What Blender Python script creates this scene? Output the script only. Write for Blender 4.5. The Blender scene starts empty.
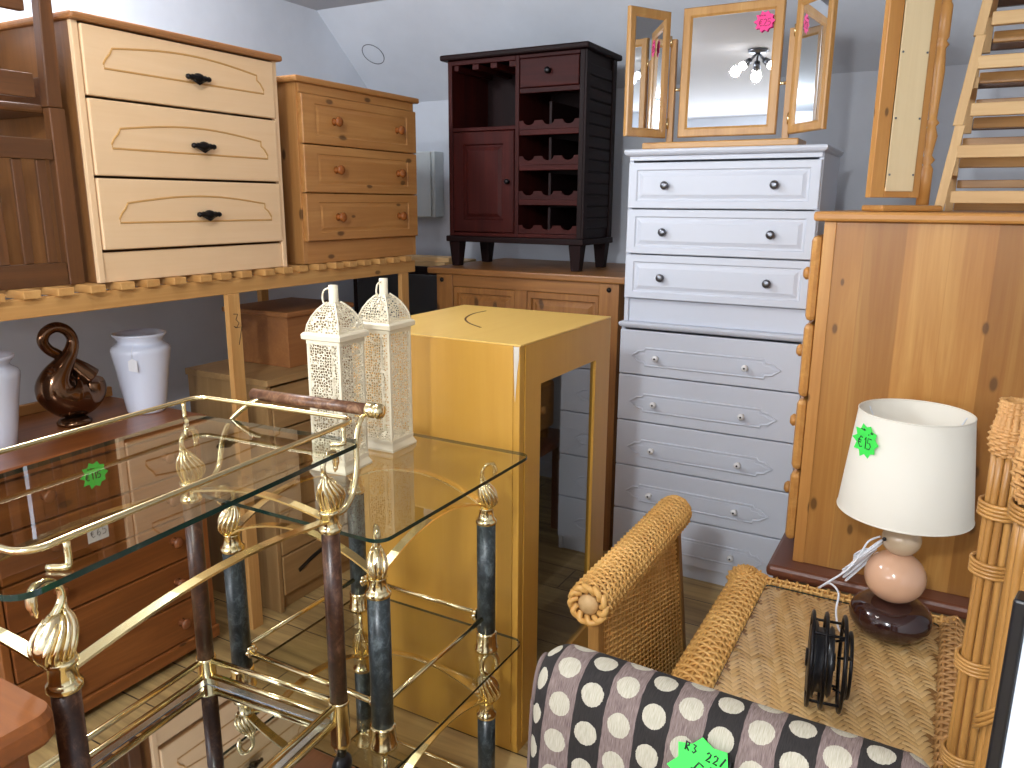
import bpy, bmesh, math, random
from mathutils import Vector, Matrix
random.seed(7)
PI = math.pi
C = bpy.context.scene.collection
sc = bpy.context.scene

# ------------------------------------------------------------------ helpers
def V(*a): return Vector(a)

class MB:
    """collects geometry of ONE part"""
    def __init__(s): s.v = []; s.f = []; s.uv = {}; s.sm = []
    def add(s, vs, fs, smooth=False):
        o = len(s.v); s.v += [tuple(v) for v in vs]
        for f in fs: s.f.append(tuple(i + o for i in f)); s.sm.append(smooth)
        return o
    def box(s, x0, x1, y0, y1, z0, z1):
        vs = [(x, y, z) for z in (z0, z1) for y in (y0, y1) for x in (x0, x1)]
        s.add(vs, [(0,2,3,1),(4,5,7,6),(0,1,5,4),(2,6,7,3),(0,4,6,2),(1,3,7,5)]); return s
    def prism(s, poly, d, fn):
        """poly 2D list; fn(u,v,w)->3D; extruded w from 0..d"""
        n = len(poly)
        vs = [fn(u, v, 0) for u, v in poly] + [fn(u, v, d) for u, v in poly]
        s.add(vs, [tuple(range(n))[::-1], tuple(range(n, 2*n))] + [(i, (i+1) % n, (i+1) % n + n, i+n) for i in range(n)]); return s
    def loops(s, L, cap0=True, cap1=True, closed=True, smooth=False):
        n = len(L[0]); vs = [p for l in L for p in l]; fs = []
        for k in range(len(L)-1):
            for i in range(n if closed else n-1):
                j = (i+1) % n
                fs.append((k*n+i, k*n+j, (k+1)*n+j, (k+1)*n+i))
        o = s.add(vs, fs, smooth)
        if cap0: s.f.append(tuple(o+i for i in range(n))[::-1]); s.sm.append(False)
        if cap1: s.f.append(tuple(o+(len(L)-1)*n+i for i in range(n))); s.sm.append(False)
        return s
    def lathe(s, prof, c=(0,0,0), n=24, axis='z', phase=0, caps=True, smooth=True):
        L = []
        for r, h in prof:
            ring = []
            for i in range(n):
                a = 2*PI*i/n + phase; x, y = r*math.cos(a), r*math.sin(a)
                p = (x, y, h) if axis == 'z' else ((h, x, y) if axis == 'x' else (y, h, x))
                ring.append((c[0]+p[0], c[1]+p[1], c[2]+p[2]))
            L.append(ring)
        return s.loops(L, caps, caps, True, smooth)
    def tube(s, pts, r, n=8, closed=False, caps=True, smooth=True, flat=1.0, up=None):
        pts = [Vector(p) for p in pts]; m = len(pts)
        rs = r if isinstance(r, (list, tuple)) else [r]*m
        t0 = (pts[1]-pts[0]).normalized()
        u = Vector(up) if up else (Vector((0,0,1)) if abs(t0.z) < .9 else Vector((1,0,0)))
        L = []
        for i, p in enumerate(pts):
            if closed: t = pts[(i+1) % m]-pts[i-1]
            else: t = pts[min(i+1, m-1)]-pts[max(i-1, 0)]
            if t.length < 1e-9: t = t0
            t.normalize(); u = u - t*u.dot(t)
            if u.length < 1e-6: u = t.orthogonal()
            u.normalize(); w = t.cross(u)
            L.append([p + u*(rs[i]*math.cos(2*PI*k/n)) + w*(rs[i]*flat*math.sin(2*PI*k/n)) for k in range(n)])
        if closed: L.append(L[0]); caps = False
        return s.loops(L, caps, caps, True, smooth)
    def strip(s, pts, w, t, up=(0,0,1)):
        """flat bar of width w (sideways) and thickness t (along up-ish) through pts"""
        pts = [Vector(p) for p in pts]; m = len(pts); L = []
        for i, p in enumerate(pts):
            d = (pts[min(i+1, m-1)]-pts[max(i-1, 0)]).normalized()
            sd = d.cross(Vector(up)).normalized(); n_ = sd.cross(d)
            L.append([p+sd*w/2+n_*t/2, p-sd*w/2+n_*t/2, p-sd*w/2-n_*t/2, p+sd*w/2-n_*t/2])
        return s.loops(L)
    def ball(s, c, r, n=16, sq=(1,1,1)):
        m = max(6, n//2); L = []
        for k in range(1, m):
            a = PI*k/m
            L.append([(c[0]+sq[0]*r*math.sin(a)*math.cos(2*PI*i/n), c[1]+sq[1]*r*math.sin(a)*math.sin(2*PI*i/n), c[2]-sq[2]*r*math.cos(a)) for i in range(n)])
        return s.loops(L, True, True, True, True)
    def grid(s, fn, nu, nv, smooth=True, uv=None):
        o = len(s.v); vs = []; 
        for j in range(nv+1):
            for i in range(nu+1):
                vs.append(fn(i/nu, j/nv))
                if uv: s.uv[o+len(vs)-1] = uv(i/nu, j/nv)
        s.add(vs, [(j*(nu+1)+i, j*(nu+1)+i+1, (j+1)*(nu+1)+i+1, (j+1)*(nu+1)+i) for j in range(nv) for i in range(nu)], smooth); return s
    def build(s, name, m, parent=None, bevel=0, label=None, seg=2):
        me = bpy.data.meshes.new(name); me.from_pydata(s.v, [], s.f)
        me.polygons.foreach_set('use_smooth', s.sm)
        if s.uv:
            ul = me.uv_layers.new(name='UVMap')
            for lp in me.loops: ul.data[lp.index].uv = s.uv.get(lp.vertex_index, (0, 0))
        bm = bmesh.new(); bm.from_mesh(me); bmesh.ops.recalc_face_normals(bm, faces=bm.faces); bm.to_mesh(me); bm.free()
        me.materials.append(m); me.update()
        o = bpy.data.objects.new(name, me); C.objects.link(o)
        if parent: o.parent = parent
        if bevel:
            b = o.modifiers.new('Bevel', 'BEVEL'); b.width = bevel; b.segments = seg; b.limit_method = 'ANGLE'; b.angle_limit = math.radians(40)
            b.harden_normals = False
        if label: o['label'] = label
        return o

def bx(name, m, parent, *d, bevel=.002, label=None): return MB().box(*d).build(name, m, parent, bevel, label)
def thing(name, label, cat, loc=(0,0,0), rz=0, group=None):
    o = bpy.data.objects.new(name, None); C.objects.link(o); o.empty_display_size = .05
    o.location = loc; o.rotation_euler = (0,0,rz); tag(o, label, cat, group); return o
def tag(o, label, cat, group=None):
    o['label'] = label; o['category'] = cat
    if group: o['group'] = group
    return o
def copy_tree(o, parent=None):
    c = o.copy(); C.objects.link(c); c.parent = parent
    for ch in list(o.children): copy_tree(ch, c)
    return c
def struct(o): o['kind'] = 'structure'; return o
def arc(p0, p1, h, n=10, up=(0,0,1), pw=1.0):
    p0, p1, u = Vector(p0), Vector(p1), Vector(up)
    return [p0.lerp(p1, i/n) + u*h*math.sin(PI*i/n)**pw for i in range(n+1)]
def smooth_path(pts, n=6, closed=False):
    P_ = [Vector(p) for p in pts]; out = []; m = len(P_)
    rng = range(m) if closed else range(m-1)
    for i in rng:
        if closed: a, b, c, d = P_[i-1], P_[i], P_[(i+1) % m], P_[(i+2) % m]
        else: a, b, c, d = P_[max(i-1,0)], P_[i], P_[i+1], P_[min(i+2,m-1)]
        for k in range(n):
            t = k/n
            out.append(.5*((2*b)+(c-a)*t+(2*a-5*b+4*c-d)*t*t+(3*b-a-3*c+d)*t**3))
    if not closed: out.append(P_[-1])
    return out

# ------------------------------------------------------------------ materials
def lin(c):
    return tuple(((x/255)/12.92 if x/255 <= .04045 else ((x/255+.055)/1.055)**2.4) for x in c) + (1,)
def base_mat(name, col, rough=.5, metal=0, **kw):
    m = bpy.data.materials.new(name); m.use_nodes = True
    b = m.node_tree.nodes['Principled BSDF']
    b.inputs['Base Color'].default_value = lin(col); b.inputs['Roughness'].default_value = rough; b.inputs['Metallic'].default_value = metal
    for k, v in kw.items(): b.inputs[k.replace('_', ' ')].default_value = v
    return m
class NT:
    def __init__(s, m): s.t = m.node_tree; s.n = s.t.nodes; s.b = s.n.get('Principled BSDF')
    def new(s, t, **kw):
        n = s.n.new(t)
        for k, v in kw.items(): setattr(n, k, v)
        return n
    def link(s, a, b): s.t.links.new(a, b)
    def math(s, op, a, b=None, c=None):
        n = s.new('ShaderNodeMath', operation=op)
        for i, x in enumerate((a, b, c)):
            if x is None: continue
            if isinstance(x, (int, float)): n.inputs[i].default_value = x
            else: s.link(x, n.inputs[i])
        return n.outputs[0]
    def ramp(s, fac, stops):
        n = s.new('ShaderNodeValToRGB'); s.link(fac, n.inputs[0])
        e = n.color_ramp.elements
        while len(e) < len(stops): e.new(.5)
        for i, (p, c) in enumerate(stops): e[i].position = p; e[i].color = lin(c)
        return n.outputs[0]
    def mix(s, fac, a, b, mode='MIX'):
        n = s.new('ShaderNodeMix', data_type='RGBA', blend_type=mode)
        for sock, x in ((n.inputs[0], fac), (n.inputs[6], a), (n.inputs[7], b)):
            if isinstance(x, (int, float)): sock.default_value = x
            elif isinstance(x, tuple): sock.default_value = x
            else: s.link(x, sock)
        return n.outputs[2]
    def bump(s, h, strength=.3, dist=.002):
        n = s.new('ShaderNodeBump'); n.inputs['Strength'].default_value = strength; n.inputs['Distance'].default_value = dist
        s.link(h, n.inputs['Height']); s.link(n.outputs[0], s.b.inputs['Normal'])
    def noise(s, vec, scale, detail=3, rough=.55, dist=0):
        n = s.new('ShaderNodeTexNoise'); n.inputs['Scale'].default_value = scale; n.inputs['Detail'].default_value = detail
        n.inputs['Roughness'].default_value = rough; n.inputs['Distortion'].default_value = dist
        s.link(vec, n.inputs['Vector']); return n.outputs[0]
    def obj(s, scale=(1,1,1), rand=0.0):
        tc = s.new('ShaderNodeTexCoord'); mp = s.new('ShaderNodeMapping'); mp.inputs['Scale'].default_value = scale
        v = tc.outputs['Object']
        if rand:
            oi = s.new('ShaderNodeObjectInfo'); k = s.math('MULTIPLY', oi.outputs['Random'], rand)
            cb = s.new('ShaderNodeCombineXYZ')
            for i in range(3): s.link(k, cb.inputs[i])
            ad = s.new('ShaderNodeVectorMath', operation='ADD'); s.link(v, ad.inputs[0]); s.link(cb.outputs[0], ad.inputs[1]); v = ad.outputs[0]
        s.link(v, mp.inputs['Vector']); return mp.outputs[0]

def wood(name, light, dark, grain='z', rough=.42, planks=None, knots=0, contrast=1.0, rand=3.0, coat=.0, fine=1.0):
    m = base_mat(name, light, rough); t = NT(m); g = 'xyz'.index(grain)
    sc3 = [14, 14, 14]; sc3[g] = 1.1
    v = t.obj(tuple(sc3), rand)
    n1 = t.noise(v, 1.0, 4, .6, 1.2)
    sc4 = [110, 110, 110]; sc4[g] = 3.0
    n2 = t.noise(t.obj(tuple(sc4), rand), 1.0, 2, .5, .3)
    mixf = t.math('ADD', t.math('MULTIPLY', n1, .75), t.math('MULTIPLY', n2, .25*fine))
    mid = tuple((a+b)/2 for a, b in zip(light, dark))
    w = .20/contrast
    col = t.ramp(mixf, [(.46-w, dark), (.5, mid), (.5+w, light)])
    if planks:
        ax, pw = planks
        tc = t.new('ShaderNodeTexCoord'); sp = t.new('ShaderNodeSeparateXYZ'); t.link(tc.outputs['Object'], sp.inputs[0])
        q = t.math('DIVIDE', sp.outputs['xyz'.index(ax)], pw)
        wob = t.math('FLOOR', q)
        wn = t.new('ShaderNodeTexWhiteNoise', noise_dimensions='1D'); t.link(wob, wn.inputs['W'])
        tint = t.ramp(wn.outputs[0], [(0, (214,208,200)), (.5, (236,234,230)), (1, (255,255,255))])
        col = t.mix(1.0, col, tint, 'MULTIPLY')
        fr = t.math('FRACT', q); ed = t.math('LESS_THAN', fr, .02)
        col = t.mix(t.math('MULTIPLY', ed, .35), col, lin(dark))
    if knots:
        tc = t.new('ShaderNodeTexCoord'); sp = t.new('ShaderNodeSeparateXYZ'); t.link(tc.outputs['Object'], sp.inputs[0])
        oi = t.new('ShaderNodeObjectInfo'); off = t.math('MULTIPLY', oi.outputs['Random'], 17.0)
        o1, o2 = [q for q in range(3) if q != g]
        u = t.math('ADD', t.math('MULTIPLY', t.math('ADD', sp.outputs[o1], sp.outputs[o2]), 9.0*knots), off)
        vv = t.math('MULTIPLY', sp.outputs[g], 4.2*knots)
        cb = t.new('ShaderNodeCombineXYZ'); t.link(u, cb.inputs[0]); t.link(vv, cb.inputs[1])
        vo = t.new('ShaderNodeTexVoronoi', feature='F1', voronoi_dimensions='2D'); vo.inputs['Scale'].default_value = 1.0; t.link(cb.outputs[0], vo.inputs['Vector'])
        sc_ = t.new('ShaderNodeSeparateColor'); t.link(vo.outputs['Color'], sc_.inputs[0])
        pick = t.math('GREATER_THAN', sc_.outputs[0], .45)
        size = t.math('MULTIPLY_ADD', sc_.outputs[1], .07, .05)
        kd = t.math('MULTIPLY', pick, t.math('SUBTRACT', 1.0, t.math('SMOOTH_MIN', t.math('DIVIDE', vo.outputs['Distance'], size), 1.0, .3)))
        kd = t.math('MINIMUM', t.math('MULTIPLY', kd, 2.2), .85)
        col = t.mix(kd, col, lin(tuple(c*.55 for c in dark)))
    t.link(col, t.b.inputs['Base Color'])
    t.bump(n2, .12, .0008)
    if coat: t.b.inputs['Coat Weight'].default_value = coat; t.b.inputs['Coat Roughness'].default_value = .15
    return m

def three(name, light, dark, **kw):
    return {g: wood(name+'_'+g, light, dark, grain=g, **kw) for g in 'xyz'}

WALL = base_mat('wall_paint', (206,210,220), .85)
t = NT(WALL); nn = t.noise(t.obj((1,1,1)), 2.2, 5, .6); t.link(t.ramp(nn, [(.3,(200,204,212)),(.7,(214,218,226))]), t.b.inputs['Base Color']); t.bump(t.noise(t.obj(), 180, 2), .12, .001)
CEIL = base_mat('ceiling_paint', (200,200,204), .9)
LAM = base_mat('laminate', (130,108,82), .38); t = NT(LAM)
_v = t.obj((1,1,1)); _br = t.new('ShaderNodeTexBrick', offset=.5); _br.inputs['Scale'].default_value = 1
_br.inputs['Brick Width'].default_value = 1.2; _br.inputs['Row Height'].default_value = .19; _br.inputs['Mortar Size'].default_value = .0025
_br.inputs['Color1'].default_value = lin((206,176,120)); _br.inputs['Color2'].default_value = lin((188,158,104)); _br.inputs['Mortar'].default_value = lin((60,46,34))
t.link(_v, _br.inputs['Vector'])
_n = t.noise(t.obj((1.2,16,1)), 1, 4, .6, 1.0)
t.link(t.mix(1.0, _br.outputs['Color'], t.ramp(_n, [(.3,(170,165,160)),(.65,(255,255,255))]), 'MULTIPLY'), t.b.inputs['Base Color'])

BEECH = three('beech_laminate', (238,206,166), (228,192,148), contrast=.7, rough=.45)
BEECHTRIM = wood('beech_top_edge', (176,124,76), (140,92,52), grain='x', rough=.35)
BEECHSIDE = wood('beech_side_shaded', (136,90,48), (108,70,36), grain='z', rough=.4)  # brown wood, darkened further to stand in for shade behind the chair
GROOVE = base_mat('groove_stain', (196,150,88), .6)
PINE = three('antique_pine', (200,148,88), (168,112,58), knots=1.0, rough=.42)
PINEG = three('golden_pine', (210,156,86), (178,118,56), knots=1.0, rough=.38)
OPINE = three('orange_pine', (150,84,26), (104,54,16), knots=.8, rough=.5, coat=0)
PINEPL = wood('golden_pine_boards', (202,150,80), (166,107,46), grain='z', planks=('x',.104), knots=1.15, rough=.36, rand=0)
PINESL = three('raw_pine', (214,168,104), (182,130,70), knots=.6, rough=.6)
PALE = three('pale_raw_wood', (226,192,140), (200,158,104), rough=.6)
PLY = wood('plywood_back', (236,214,172), (222,196,150), grain='z', rough=.65, contrast=.8)
DPINE = three('dark_stained_pine', (154,94,46), (104,56,25), knots=1.0, rough=.35, coat=.2)
CHAIRW = three('brown_chair_wood', (112,70,36), (70,42,20), rough=.42, coat=.1)
KNOBW = base_mat('knob_wood', (146,84,38), .25)
KNOBD = base_mat('dark_knob', (120,70,40), .25)
MAHOG = three('mahogany', (70,21,16), (38,11,10), rough=.55)
MAHDK = three('dark_mahogany', (34,15,15), (19,9,9), rough=.55)
for _m in list(MAHOG.values())+list(MAHDK.values()): _m.node_tree.nodes['Principled BSDF'].inputs['Specular IOR Level'].default_value = .15
WAXP = three('waxed_pine', (164,112,58), (120,76,36), knots=.8, rough=.4)
CABW = three('alder_veneer', (206,156,66), (194,142,54), contrast=.6, rough=.38, coat=.1)
OAK = three('grey_oak', (176,140,92), (144,110,68), rough=.5)
BOXW = three('box_wood', (160,106,58), (128,80,42), rough=.5)
MIRW = three('mirror_frame_oak', (204,156,92), (176,126,66), rough=.36, coat=.2)
BROWN = base_mat('brown_lacquer', (112,66,46), .35)
WHITE = base_mat('white_melamine', (208,213,224), .42)
WGROOVE = base_mat('white_panel_groove', (214,217,225), .45)
GOLD = base_mat('brass', (246,228,178), .15, 1)
GOLDP = base_mat('polished_brass', (250,232,188), .12, 1)
BLACKM = base_mat('black_metal', (24,22,24), .35, .6)
BLACKP = base_mat('black_plastic', (22,22,26), .35)
PEWTER = base_mat('pewter', (120,122,128), .28, .9)
WKNOB = base_mat('white_porcelain', (235,235,235), .2)
CERAM = base_mat('white_ceramic', (224,230,246), .18, Coat_Weight=.5)
BRONZE = base_mat('bronze_glaze', (112,82,60), .13, .92)
IVORY = base_mat('ivory_enamel', (232,221,194), .45)
MIRROR = base_mat('silvered_mirror', (232,236,240), .015, 1)
TRAYM = base_mat('mirrored_tray', (200,202,205), .02, 1)
TRAYB = base_mat('bevelled_mirror_edge', (196,202,208), .22, 1)
GREEN = base_mat('green_card', (70,235,90), .6)
PINK = base_mat('pink_card', (255,70,150), .6)
CARD = base_mat('white_card', (232,232,236), .6)
INK = base_mat('ink', (24,26,30), .6)
INKR = base_mat('red_ink', (150,20,40), .6)
CORDW = base_mat('white_cord', (232,234,240), .4)
STONEB = base_mat('brown_gloss_stone', (52,27,24), .08, Coat_Weight=.6)
STONEP = base_mat('pink_gloss_stone', (222,176,144), .12, Coat_Weight=.5)
STONEC = base_mat('cream_gloss_stone', (206,182,152), .14, Coat_Weight=.5)
SHADE = base_mat('cream_shade', (234,227,212), .8, Transmission_Weight=0.0)
CHIP = base_mat('bare_chipboard', (206,198,186), .8)
RATTAN = three('rattan_cane', (192,142,76), (142,97,46), rough=.4)
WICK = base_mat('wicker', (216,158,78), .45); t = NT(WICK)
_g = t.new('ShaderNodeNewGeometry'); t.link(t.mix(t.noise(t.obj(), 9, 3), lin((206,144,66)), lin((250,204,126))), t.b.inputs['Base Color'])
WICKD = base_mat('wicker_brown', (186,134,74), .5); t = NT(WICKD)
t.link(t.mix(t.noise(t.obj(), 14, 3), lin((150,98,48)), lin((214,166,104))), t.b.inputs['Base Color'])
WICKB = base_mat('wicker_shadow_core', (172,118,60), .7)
MATW = base_mat('plaited_cane', (206,160,100), .42); t = NT(MATW); _g = t.new('ShaderNodeNewGeometry')
t.link(t.mix(t.noise(t.obj(), 5, 2), t.ramp(_g.outputs['Random Per Island'], [(0,(208,160,104)),(.5,(232,190,134)),(1,(244,212,164))]), lin((222,178,122))), t.b.inputs['Base Color'])
MATB = base_mat('mat_shadow_backing', (160,114,68), .8)
DKBACK = base_mat('dark_interior', (46,30,24), .7)
BOXGREY = base_mat('grey_steel_box', (198,204,204), .5)
DGREY = base_mat('dark_grey', (70,70,72), .5)
WPANEL = base_mat('white_gloss_panel', (226,234,246), .25)

def marble(name, a, b, c):
    m = base_mat(name, a, .36); t = NT(m); v = t.obj((1,1,.7), 5)
    n = t.noise(v, 46, 6, .75, .5); t.link(t.ramp(n, [(.30, a), (.5, b), (.66, c)]), t.b.inputs['Base Color'])
    t.b.inputs['Coat Weight'].default_value = .05; return m
MARB = marble('brown_marble', (38,19,11), (68,39,24), (112,78,56))
MARBH = marble('light_brown_marble', (62,36,26), (108,72,50), (160,122,92))
MARG = marble('blue_green_marble', (19,23,24), (45,53,56), (92,102,104))

def glass(name, tint, k=1.0):
    """thin pane: clear transmission plus mirror reflection by Schlick's law for its two faces"""
    m = bpy.data.materials.new(name); m.use_nodes = True; nt = m.node_tree; n = nt.nodes; n.clear()
    out = n.new('ShaderNodeOutputMaterial'); mx = n.new('ShaderNodeMixShader'); tr = n.new('ShaderNodeBsdfTransparent'); gl = n.new('ShaderNodeBsdfGlossy')
    lw = n.new('ShaderNodeLayerWeight'); lw.inputs['Blend'].default_value = .5
    pw = n.new('ShaderNodeMath'); pw.operation = 'POWER'; pw.inputs[1].default_value = 4.6
    ma = n.new('ShaderNodeMath'); ma.operation = 'MULTIPLY_ADD'; ma.use_clamp = True; ma.inputs[1].default_value = .92*k; ma.inputs[2].default_value = .075*k
    nt.links.new(lw.outputs['Facing'], pw.inputs[0]); nt.links.new(pw.outputs[0], ma.inputs[0]); nt.links.new(ma.outputs[0], mx.inputs[0])
    tr.inputs[0].default_value = lin(tint); gl.inputs['Roughness'].default_value = .0; gl.inputs[0].default_value = (1,1,1,1)
    nt.links.new(tr.outputs[0], mx.inputs[1]); nt.links.new(gl.outputs[0], mx.inputs[2]); nt.links.new(mx.outputs[0], out.inputs[0])
    return m
GLASS = glass('clear_glass', (228,230,219), 1.2)
LOWGLASS = glass('thin_glass_sheet', (246,246,240), .4)
SMOKE = glass('smoked_glass', (176,174,166), 1.6)
GEDGE = base_mat('green_glass_edge', (22,48,42), .1)

def pierced(name):
    m = base_mat(name, (232,221,194), .45); t = NT(m); nt = m.node_tree
    tc = t.new('ShaderNodeTexCoord'); uv = tc.outputs['UV']
    vo = t.new('ShaderNodeTexVoronoi', feature='DISTANCE_TO_EDGE'); vo.inputs['Scale'].default_value = 150; vo.inputs['Randomness'].default_value = .55
    t.link(uv, vo.inputs['Vector'])
    # rosette rings: a lattice of flower centres about 22 mm apart
    sp = t.new('ShaderNodeSeparateXYZ'); t.link(uv, sp.inputs[0])
    hole = t.math('GREATER_THAN', vo.outputs['Distance'], .125)
    bs = t.new('ShaderNodeBsdfTransparent'); mx = t.new('ShaderNodeMixShader'); t.link(hole, mx.inputs[0])
    out = [x for x in t.n if x.type == 'OUTPUT_MATERIAL'][0]
    t.link(t.b.outputs[0], mx.inputs[1]); t.link(bs.outputs[0], mx.inputs[2]); t.link(mx.outputs[0], out.inputs[0])
    return m
PIERCED = pierced('pierced_ivory_metal')

def dots_mat():
    p, pv, rd = .0475, .056, .0172
    m = base_mat('dotted_chenille', (40,34,34), .9); t = NT(m)
    tc = t.new('ShaderNodeTexCoord'); sp = t.new('ShaderNodeSeparateXYZ'); t.link(tc.outputs['UV'], sp.inputs[0])
    nz = t.noise(tc.outputs['UV'], 26, 2); ad = t.math('MULTIPLY', t.math('SUBTRACT', nz, .5), .006)
    u = t.math('DIVIDE', t.math('ADD', sp.outputs[0], ad), p); par = t.math('FLOORED_MODULO', t.math('FLOOR', u), 2.0)
    du = t.math('MULTIPLY', t.math('SUBTRACT', t.math('FRACT', u), .5), p)
    v = t.math('ADD', t.math('DIVIDE', sp.outputs[1], pv), t.math('MULTIPLY', par, .5))
    dv = t.math('MULTIPLY', t.math('SUBTRACT', t.math('FRACT', v), .5), pv)
    d = t.math('SQRT', t.math('ADD', t.math('MULTIPLY', du, du), t.math('MULTIPLY', dv, dv)))
    d = t.math('ADD', d, t.math('MULTIPLY', t.math('SUBTRACT', t.noise(tc.outputs['UV'], 300, 2), .5), .003))
    dot = t.math('LESS_THAN', d, rd)
    mp = t.new('ShaderNodeMapping'); mp.inputs['Scale'].default_value = (900, 60, 1); t.link(tc.outputs['UV'], mp.inputs['Vector'])
    th = t.noise(mp.outputs[0], 1, 3)
    mauve = t.ramp(th, [(.3,(92,75,72)),(.7,(144,126,120))]); blk = t.ramp(th, [(.3,(24,20,19)),(.7,(44,38,36))])
    cream = t.ramp(th, [(.3,(164,156,136)),(.7,(198,191,173))])
    c = t.mix(dot, t.mix(par, mauve, blk), cream); t.link(c, t.b.inputs['Base Color']); t.bump(th, .25, .001)
    return m
DOTS = dots_mat()

# ------------------------------------------------------------------ writing and price stars
GL = {'1': [[(.3,.75),(.5,1),(.5,0)]], '5': [[(.85,1),(.25,1),(.2,.55),(.6,.6),(.8,.35),(.6,.05),(.15,.05)]],
 '2': [[(.15,.8),(.4,1),(.75,.85),(.65,.5),(.15,0),(.85,0)]], '3': [[(.2,.95),(.7,.9),(.45,.55),(.8,.3),(.5,0),(.15,.1)]],
 '6': [[(.7,1),(.3,.6),(.2,.2),(.5,0),(.8,.2),(.6,.5),(.25,.35)]], '7': [[(.15,1),(.8,1),(.4,0)]],
 'e': [[(.85,.9),(.5,1),(.2,.6),(.2,.3),(.5,0),(.85,.1)],[(.05,.62),(.65,.62)],[(.05,.42),(.6,.42)]],
 'R': [[(.2,0),(.2,1),(.7,.9),(.65,.6),(.2,.5),(.8,0)]], '/': [[(.15,0),(.8,1.1)]], '-': [[(.1,.5),(.8,.5)]], ',': [[(.4,.1),(.3,-.2)]],
 '~': [[(0,.4),(.2,.7),(.4,.3),(.6,.7),(.8,.35),(1,.6)]]}
def writing(lines, fn, ink, parent, r):
    """lines: (text, x, y, size) in label units; fn(u,v,w)->local point"""
    mb = MB()
    for txt, x, y, s in lines:
        for ch in txt:
            for st in GL.get(ch, []):
                pts = [fn(x+a*s*.7, y+b*s, .0009) for a, b in st]
                mb.tube(pts, r, 5)
            x += s*.82
    return mb.build('writing', ink, parent, label=None)
def star(parent, c, ux, uy, R, m, ink, lines, n=10, name='price_tag', wr=.0006, label=None, rot=0):
    c, ux, uy = Vector(c), Vector(ux).normalized(), Vector(uy); uy = (uy-ux*uy.dot(ux)).normalized(); uz = ux.cross(uy)
    fn = lambda u, v, w: c+ux*u+uy*v+uz*w
    poly = []
    for i in range(2*n):
        a = PI*i/n + rot; r = R*(1.0 if i % 2 == 0 else .74)*(1+.05*math.sin(i*2.7))
        poly.append((r*math.cos(a), r*math.sin(a)))
    o = MB().prism(poly, .0008, fn).build(name, m, parent, label=label)
    if parent is None: pass
    writing([(t_, x*R, y*R, s*R) for t_, x, y, s in lines], fn, ink, o, wr)
    return o

# ------------------------------------------------------------------ furniture pieces
def rect_loop(x0, x1, z0, z1, y): return [(x0,y,z0),(x1,y,z0),(x1,y,z1),(x0,y,z1)]
def panel_front(name, m, parent, x0, x1, z0, z1, y, th, ins=(.03,.028), depth=.004, label=None, raised=True, gw=.008):
    """drawer/door front with a routed rectangular panel; front at y (faces -Y)"""
    ix, iz = ins
    def L(k, yy): return rect_loop(x0+ix+k, x1-ix-k, z0+iz+k, z1-iz-k, yy)
    c = .003
    loops = [rect_loop(x0,x1,z0,z1,y+th), rect_loop(x0,x1,z0,z1,y+c), rect_loop(x0+c,x1-c,z0+c,z1-c,y),
             L(0,y), L(gw*.4,y+depth), L(gw,y+depth)]
    if raised: loops += [L(gw*2.2, y+.0005)]
    return MB().loops(loops).build(name, m, parent, label=label)
def plain_front(name, m, parent, x0, x1, z0, z1, y, th, bevel=.004): return bx(name, m, parent, x0,x1,y,y+th,z0,z1, bevel=bevel)
def knob(parent, x, z, y, m, r=.015, d=.026, name='knob', label=None):
    prof = [(r*.75,0),(r*.45,-d*.25),(r*.42,-d*.45),(r*.85,-d*.55),(r,-d*.75),(r*.8,-d*.93),(r*.35,-d),(0.0005,-d*1.01)]
    return MB().lathe([(a,-h) for a,h in prof], (x,y,z), 16, 'y').build(name, m, parent, label=label) if False else \
        MB().lathe([(a,h) for a,h in prof], (x,y,z), 16, 'y').build(name, m, parent, label=label)

# ================================================================= SETTING
XL, YB, ZC = -3.07, 3.85, 2.53
ZK, YS = 2.11, 3.36      # knee wall height, where slope meets the flat ceiling
XR, YF = 1.9, -2.2
struct(bx('floor', LAM, None, XL-.1, XR+.1, YF-.1, YB+.1, -.06, 0, bevel=0))
struct(bx('wall_left', WALL, None, XL-.1, XL, YF-.1, YB+.1, 0, ZC+.1, bevel=0))
struct(bx('wall_right', WALL, None, XR, XR+.1, YF-.1, YB+.1, 0, ZC+.1, bevel=0))
struct(bx('wall_back', WALL, None, XL, XR, YB, YB+.1, 0, ZK+.02, bevel=0))
struct(bx('wall_front', WALL, None, XL, XR, YF-.1, YF, 0, ZC+.1, bevel=0))
struct(bx('ceiling', CEIL, None, XL-.1, XR+.1, YF-.1, YS+.02, ZC, ZC+.08, bevel=0))
_sl = MB().prism([(YB,ZK),(YS,ZC),(YS+.05,ZC+.09),(YB+.1,ZK+.06)], XR-XL+.2, lambda u,v,w: (XL-.1+w,u,v)).build('ceiling_slope', WALL); struct(_sl)
# thin skirting line on the left wall / back wall
struct(bx('baseboard_back', WHITE, None, XL, XR, YB-.014, YB, 0, .09))
# pencilled ring on the slope
_n = Vector((0, -(ZC-ZK), -(YB-YS))).normalized(); _e = Vector((0, YS-YB, ZC-ZK)).normalized()
_c = Vector((-2.885, 3.588, 0)); _c.z = ZK+(YB-_c.y)/(YB-YS)*(ZC-ZK)
_c += _n*.001
struct(MB().tube([_c+Vector((1,0,0))*.064*math.cos(a)+_e*.064*math.sin(a) for a in [2*PI*i/40 for i in range(40)]], .0022, 6, closed=True).build('trim_1', base_mat('grey_pencil', (92,94,102), .8)))

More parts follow.
